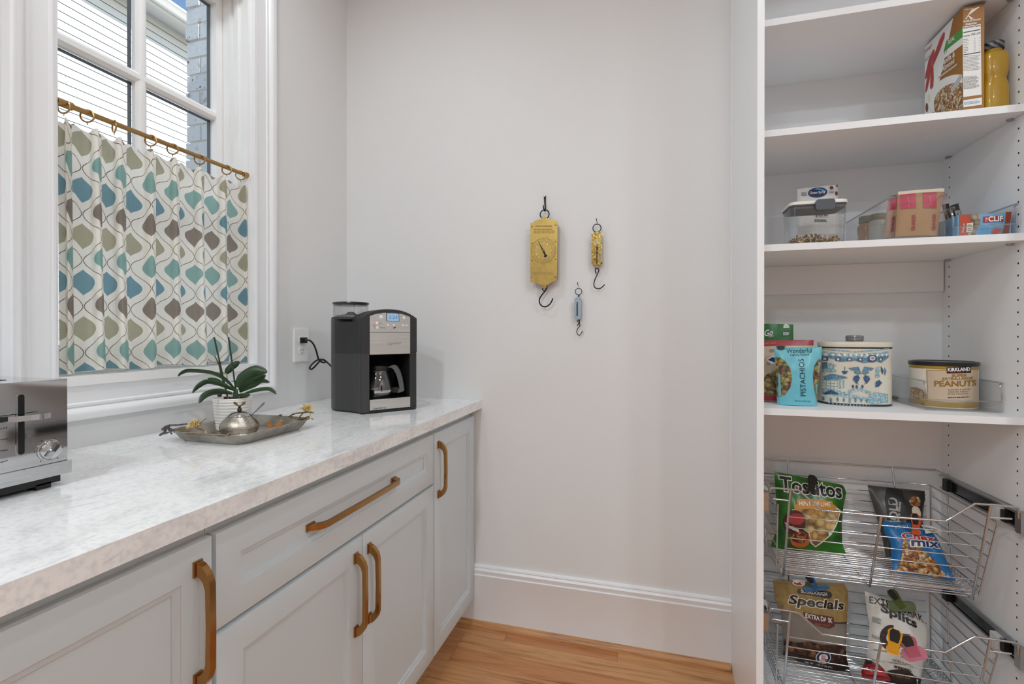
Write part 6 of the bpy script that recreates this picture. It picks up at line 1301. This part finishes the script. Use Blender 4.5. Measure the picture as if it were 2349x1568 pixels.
bl_ = NT('burlap'); o = bl_.obj(); wv = bl_.n('ShaderNodeTexBrick'); bl_.l(bl_.mapping(o, (1, 1, 1), (PI/2, 0, 0)), wv.inputs[0]); wv.inputs['Scale'].default_value = 130; n1 = bl_.tex('ShaderNodeTexNoise', o, Scale=60.0); bl_.prin(bl_.mix(n1.outputs[0], C('#7d6236'), C('#b3965c')), .75, normal=bl_.bump(wv.outputs[1], .3))
pd(S, zb5(193, 170, 640, 195, 1150, 224, 1194, 310, 1198, 420, 1178, 745, 965, 722, 600, 640, 292, 562, 226, 450, 207, 300), bl_.m, t, 'burlap_header', .0018, CB_)
pd(S, zb5(965, 706, 1180, 728, 1178, 748, 965, 722), pv('maroon_line', '#33181a'), t, 'header_edge', .0024, CB_)
pd(S, zb5(330, 950, 480, 985, 640, 960, 800, 1000, 1000, 1010, 1160, 1050, 1185, 1265, 1000, 1250, 700, 1190, 335, 1120), pret_m, t, 'pretzel_view', .0018, CB_); pd(S, zb5(330, 1110, 700, 1180, 1000, 1240, 1190, 1262, 1228, 1398, 900, 1350, 600, 1270, 322, 1170), pv('bag_choc', '#22140f'), t, 'brown_base', .0026, CB_)
pd(S, zb5(490, 305, 520, 278, 600, 288, 940, 318, 962, 350, 950, 390, 910, 402, 560, 345, 505, 335), pv('pill_brown', '#2e2019'), t, 'name_plate', .0026, CB_); a, b = zb5(545, 328, 890, 370); ptx(S, 'SOURDOUGH', a, b, 7.5, wsh, t, 'lettering', .0032, bold=.02, cut=CB_)
a, b = zb5(385, 505, 1112, 590); ptx(S, 'Specials', a, b, 26, cream_p, t, 'lettering_outline', .0026, bold=.08, shear=.15, cut=CB_); ptx(S, 'Specials', a, b, 26, pv('choc_ink', '#1f130d'), t, 'lettering', .0033, bold=.03, shear=.15, cut=CB_)
pd(S, zb5(556, 572, 960, 640, 972, 760, 900, 790, 700, 730, 610, 670, 565, 620), pv('ribbon_maroon', '#5a1f1c'), t, 'ribbon', .0028, CB_); a, b = zb5(585, 645, 938, 715); ptx(S, 'EXTRA DARK', a, b, 10, wsh, t, 'lettering', .0034, bold=.02, cut=CB_); a, b = zb5(705, 740, 905, 765); ptx(S, 'PRETZELS', a, b, 5, pv('ribbon_gold', '#a5623c'), t, 'lettering', .0034, cut=CB_)
pd(S, ell(zb5(832, 1180)[0], 17, 15, 26), wsh, t, 'badge', .0034, CB_); pd(S, ell(zb5(832, 1180)[0], 15.5, 13.6, 26), navy_p, t, 'badge', .0040, CB_); pd(S, ell(zb5(832, 1182)[0], 10, 9, 22), wsh, t, 'badge', .0046, CB_); bars(S, zb5(800, 1145)[0], zb5(864, 1222)[0], 5, 1.5, red_p, t, 'badge_print', .3, .0052, seed=3)
a, b = zb5(600, 1268, 960, 1335); ptx(S, 'NET WT 16 OZ (1 LB) 454 g', a, b, 5, wsh, t, 'lettering', .0032, cut=CB_); pd(S, zb5(440, 215, 460, 172, 540, 168, 618, 185, 610, 225, 560, 246, 480, 238), wsh, t, 'crest', .0026, CB_); pd(S, zb5(455, 212, 480, 180, 545, 178, 605, 195, 560, 235, 500, 230), red_p, t, 'crest', .0032, CB_)
clip('bag_clip', 'blue bag clip gripping the burlap header of the pretzel bag', onS(S, *zb5(735, 265)[0], .012), .10, .076, .016, pm('clip_blue', '#175a86', .35), .044, .022, -.28)
# white chocolate pretzel bag
t, S = bag('pretzel_bag', 'white chocolate pretzel bag with green clip in the lower basket', 'snack bag', zb6(480, 1552, 300, 1370, 216, 1190, 262, 770, 232, 620, 194, 322), zb6(935, 1600, 985, 1300, 1048, 990, 1046, 810, 960, 660, 812, 520), zf2, 1.850, .034, pm('bag_white', '#d9d5cd', .35, noise=.03), seed=13, wr=.005, tp=(.45, 1, .12), Yb=1.76)
ck = pv('cocoa_ink', '#1c1210'); a, b = zb6(250, 478, 965, 745); ptx(S, 'EXTRA DARK', a, b, 15, ck, t, 'lettering', .0022, cut=CB_, arc=.5); a, b = zb6(388, 610, 846, 835); ptx(S, 'Splits', a, b, 24, ck, t, 'lettering', .0034, bold=.028, cut=CB_); a, b = zb6(430, 545, 820, 678); ptx(S, 'SEASONED CHARRED', a, b, 4.5, ck, t, 'lettering', .0022, cut=CB_)
cho = chunks('chocolate', ['#3a2016', '#4f2f1e', '#45281a', '#2c1810'], 140, .6, .15)
rgp = [];
for i in range(25): a_ = PI*.25+PI*1.35*i/24; rgp.append((500+140*math.cos(a_), 930+170*math.sin(a_)))
for i in range(24, -1, -1): a_ = PI*.25+PI*1.35*i/24; rgp.append((500+62*math.cos(a_), 925+80*math.sin(a_)))
pd(S, [zb6(*p)[0] for p in rgp], cho, t, 'pretzel_picture', .0022, CB_); pd(S, zb6(560, 860, 740, 880, 760, 1000, 640, 960), cho, t, 'pretzel_picture', .0026, CB_); pd(S, zb6(620, 1170, 690, 1120, 760, 1200, 720, 1218), mix_m, t, 'pretzel_picture', .0026, CB_)
a, b = zb6(515, 1235, 790, 1335); ptx(S, 'MORE FLAVOR', a, b, 5.5, ck, t, 'lettering', .0022, cut=CB_, arc=.4); bars(S, zb6(540, 1285)[0], zb6(780, 1320)[0], 2, 2.2, ck, t, 'fine_print', .1, .0022, dy=.28, seed=6, cut=CB_); bars(S, zb6(280, 650)[0], zb6(385, 730)[0], 5, 1.2, g1, t, 'fine_print', .3, .0022, dy=.3, seed=7); bars(S, zb6(272, 890)[0], zb6(370, 940)[0], 3, 1.2, g1, t, 'fine_print', .3, .0022, dy=.35, seed=8)
pd(S, zb6(420, 1470, 640, 1370, 940, 1480, 935, 1560, 480, 1545), ck, t, 'brown_base', .0022, CB_); pd(S, ell(zb6(640, 1440)[0], 33, 16, 26, .2), pv('seal_brown', '#33211a'), t, 'seal', .0028, CB_); a, b = zb6(505, 1440, 770, 1490); ptx(S, 'The Unsplit Snack', a, b, 6, gold_p, t, 'lettering', .0034, shear=.3, cut=CB_)
clip('bag_clip', 'olive green bag clip gripping the white pretzel bag', onS(S, *zb6(655, 515)[0], .012), -.03, .071, .030, pm('clip_olive', '#4d5e16', .35), .052, .024, -.42)
# red snack bag lying underneath
t, S = bag('snack_bag', 'crumpled red snack bag lying under the white pretzel bag', 'snack bag', zb6(160, 1475, 150, 1400, 205, 1235), zb6(540, 1530, 540, 1490, 420, 1330), zf2, 1.74, .012, pm('bag_red', '#8f2029', .3, noise=.25, nscale=14), seed=14, wr=.004, Yb=1.68)
pd(S, zb6(205, 1245, 290, 1290, 300, 1340, 215, 1330), blk, t, 'dark_corner', .0018, CB_); pd(S, zb6(175, 1370, 320, 1390, 520, 1500, 200, 1460), pv('bag_redlight', '#b8383a'), t, 'red_panel', .0018, CB_)
for tx, x, y in (('1', 210, 1420), ('2', 275, 1440)): a, b = zb6(x, y, x+22, y+4); ptx(S, tx, a, b, 6, cream_p, t, 'lettering', .0024)
# clips parked on the lower front rail
YF = FR_-.006
yel = pm('clip_yellow', '#d19412', .35)
clip('bag_clip', 'yellow bag clip parked on the front rail of the lower basket', ony(YF, *zb6(575, 1120)[0]), -.35, .030, .022, yel, .056, .031, .10, True)
pkm = pm('clip_pink', '#c9667d', .25, noise=.1, Transmission_Weight=.35)
clip('bag_clip', 'translucent pink bag clip with black grips on the lower basket rail', ony(YF, *zb6(860, 1165)[0]), .15, .056, .032, pkm, .044, .036, .0, True)
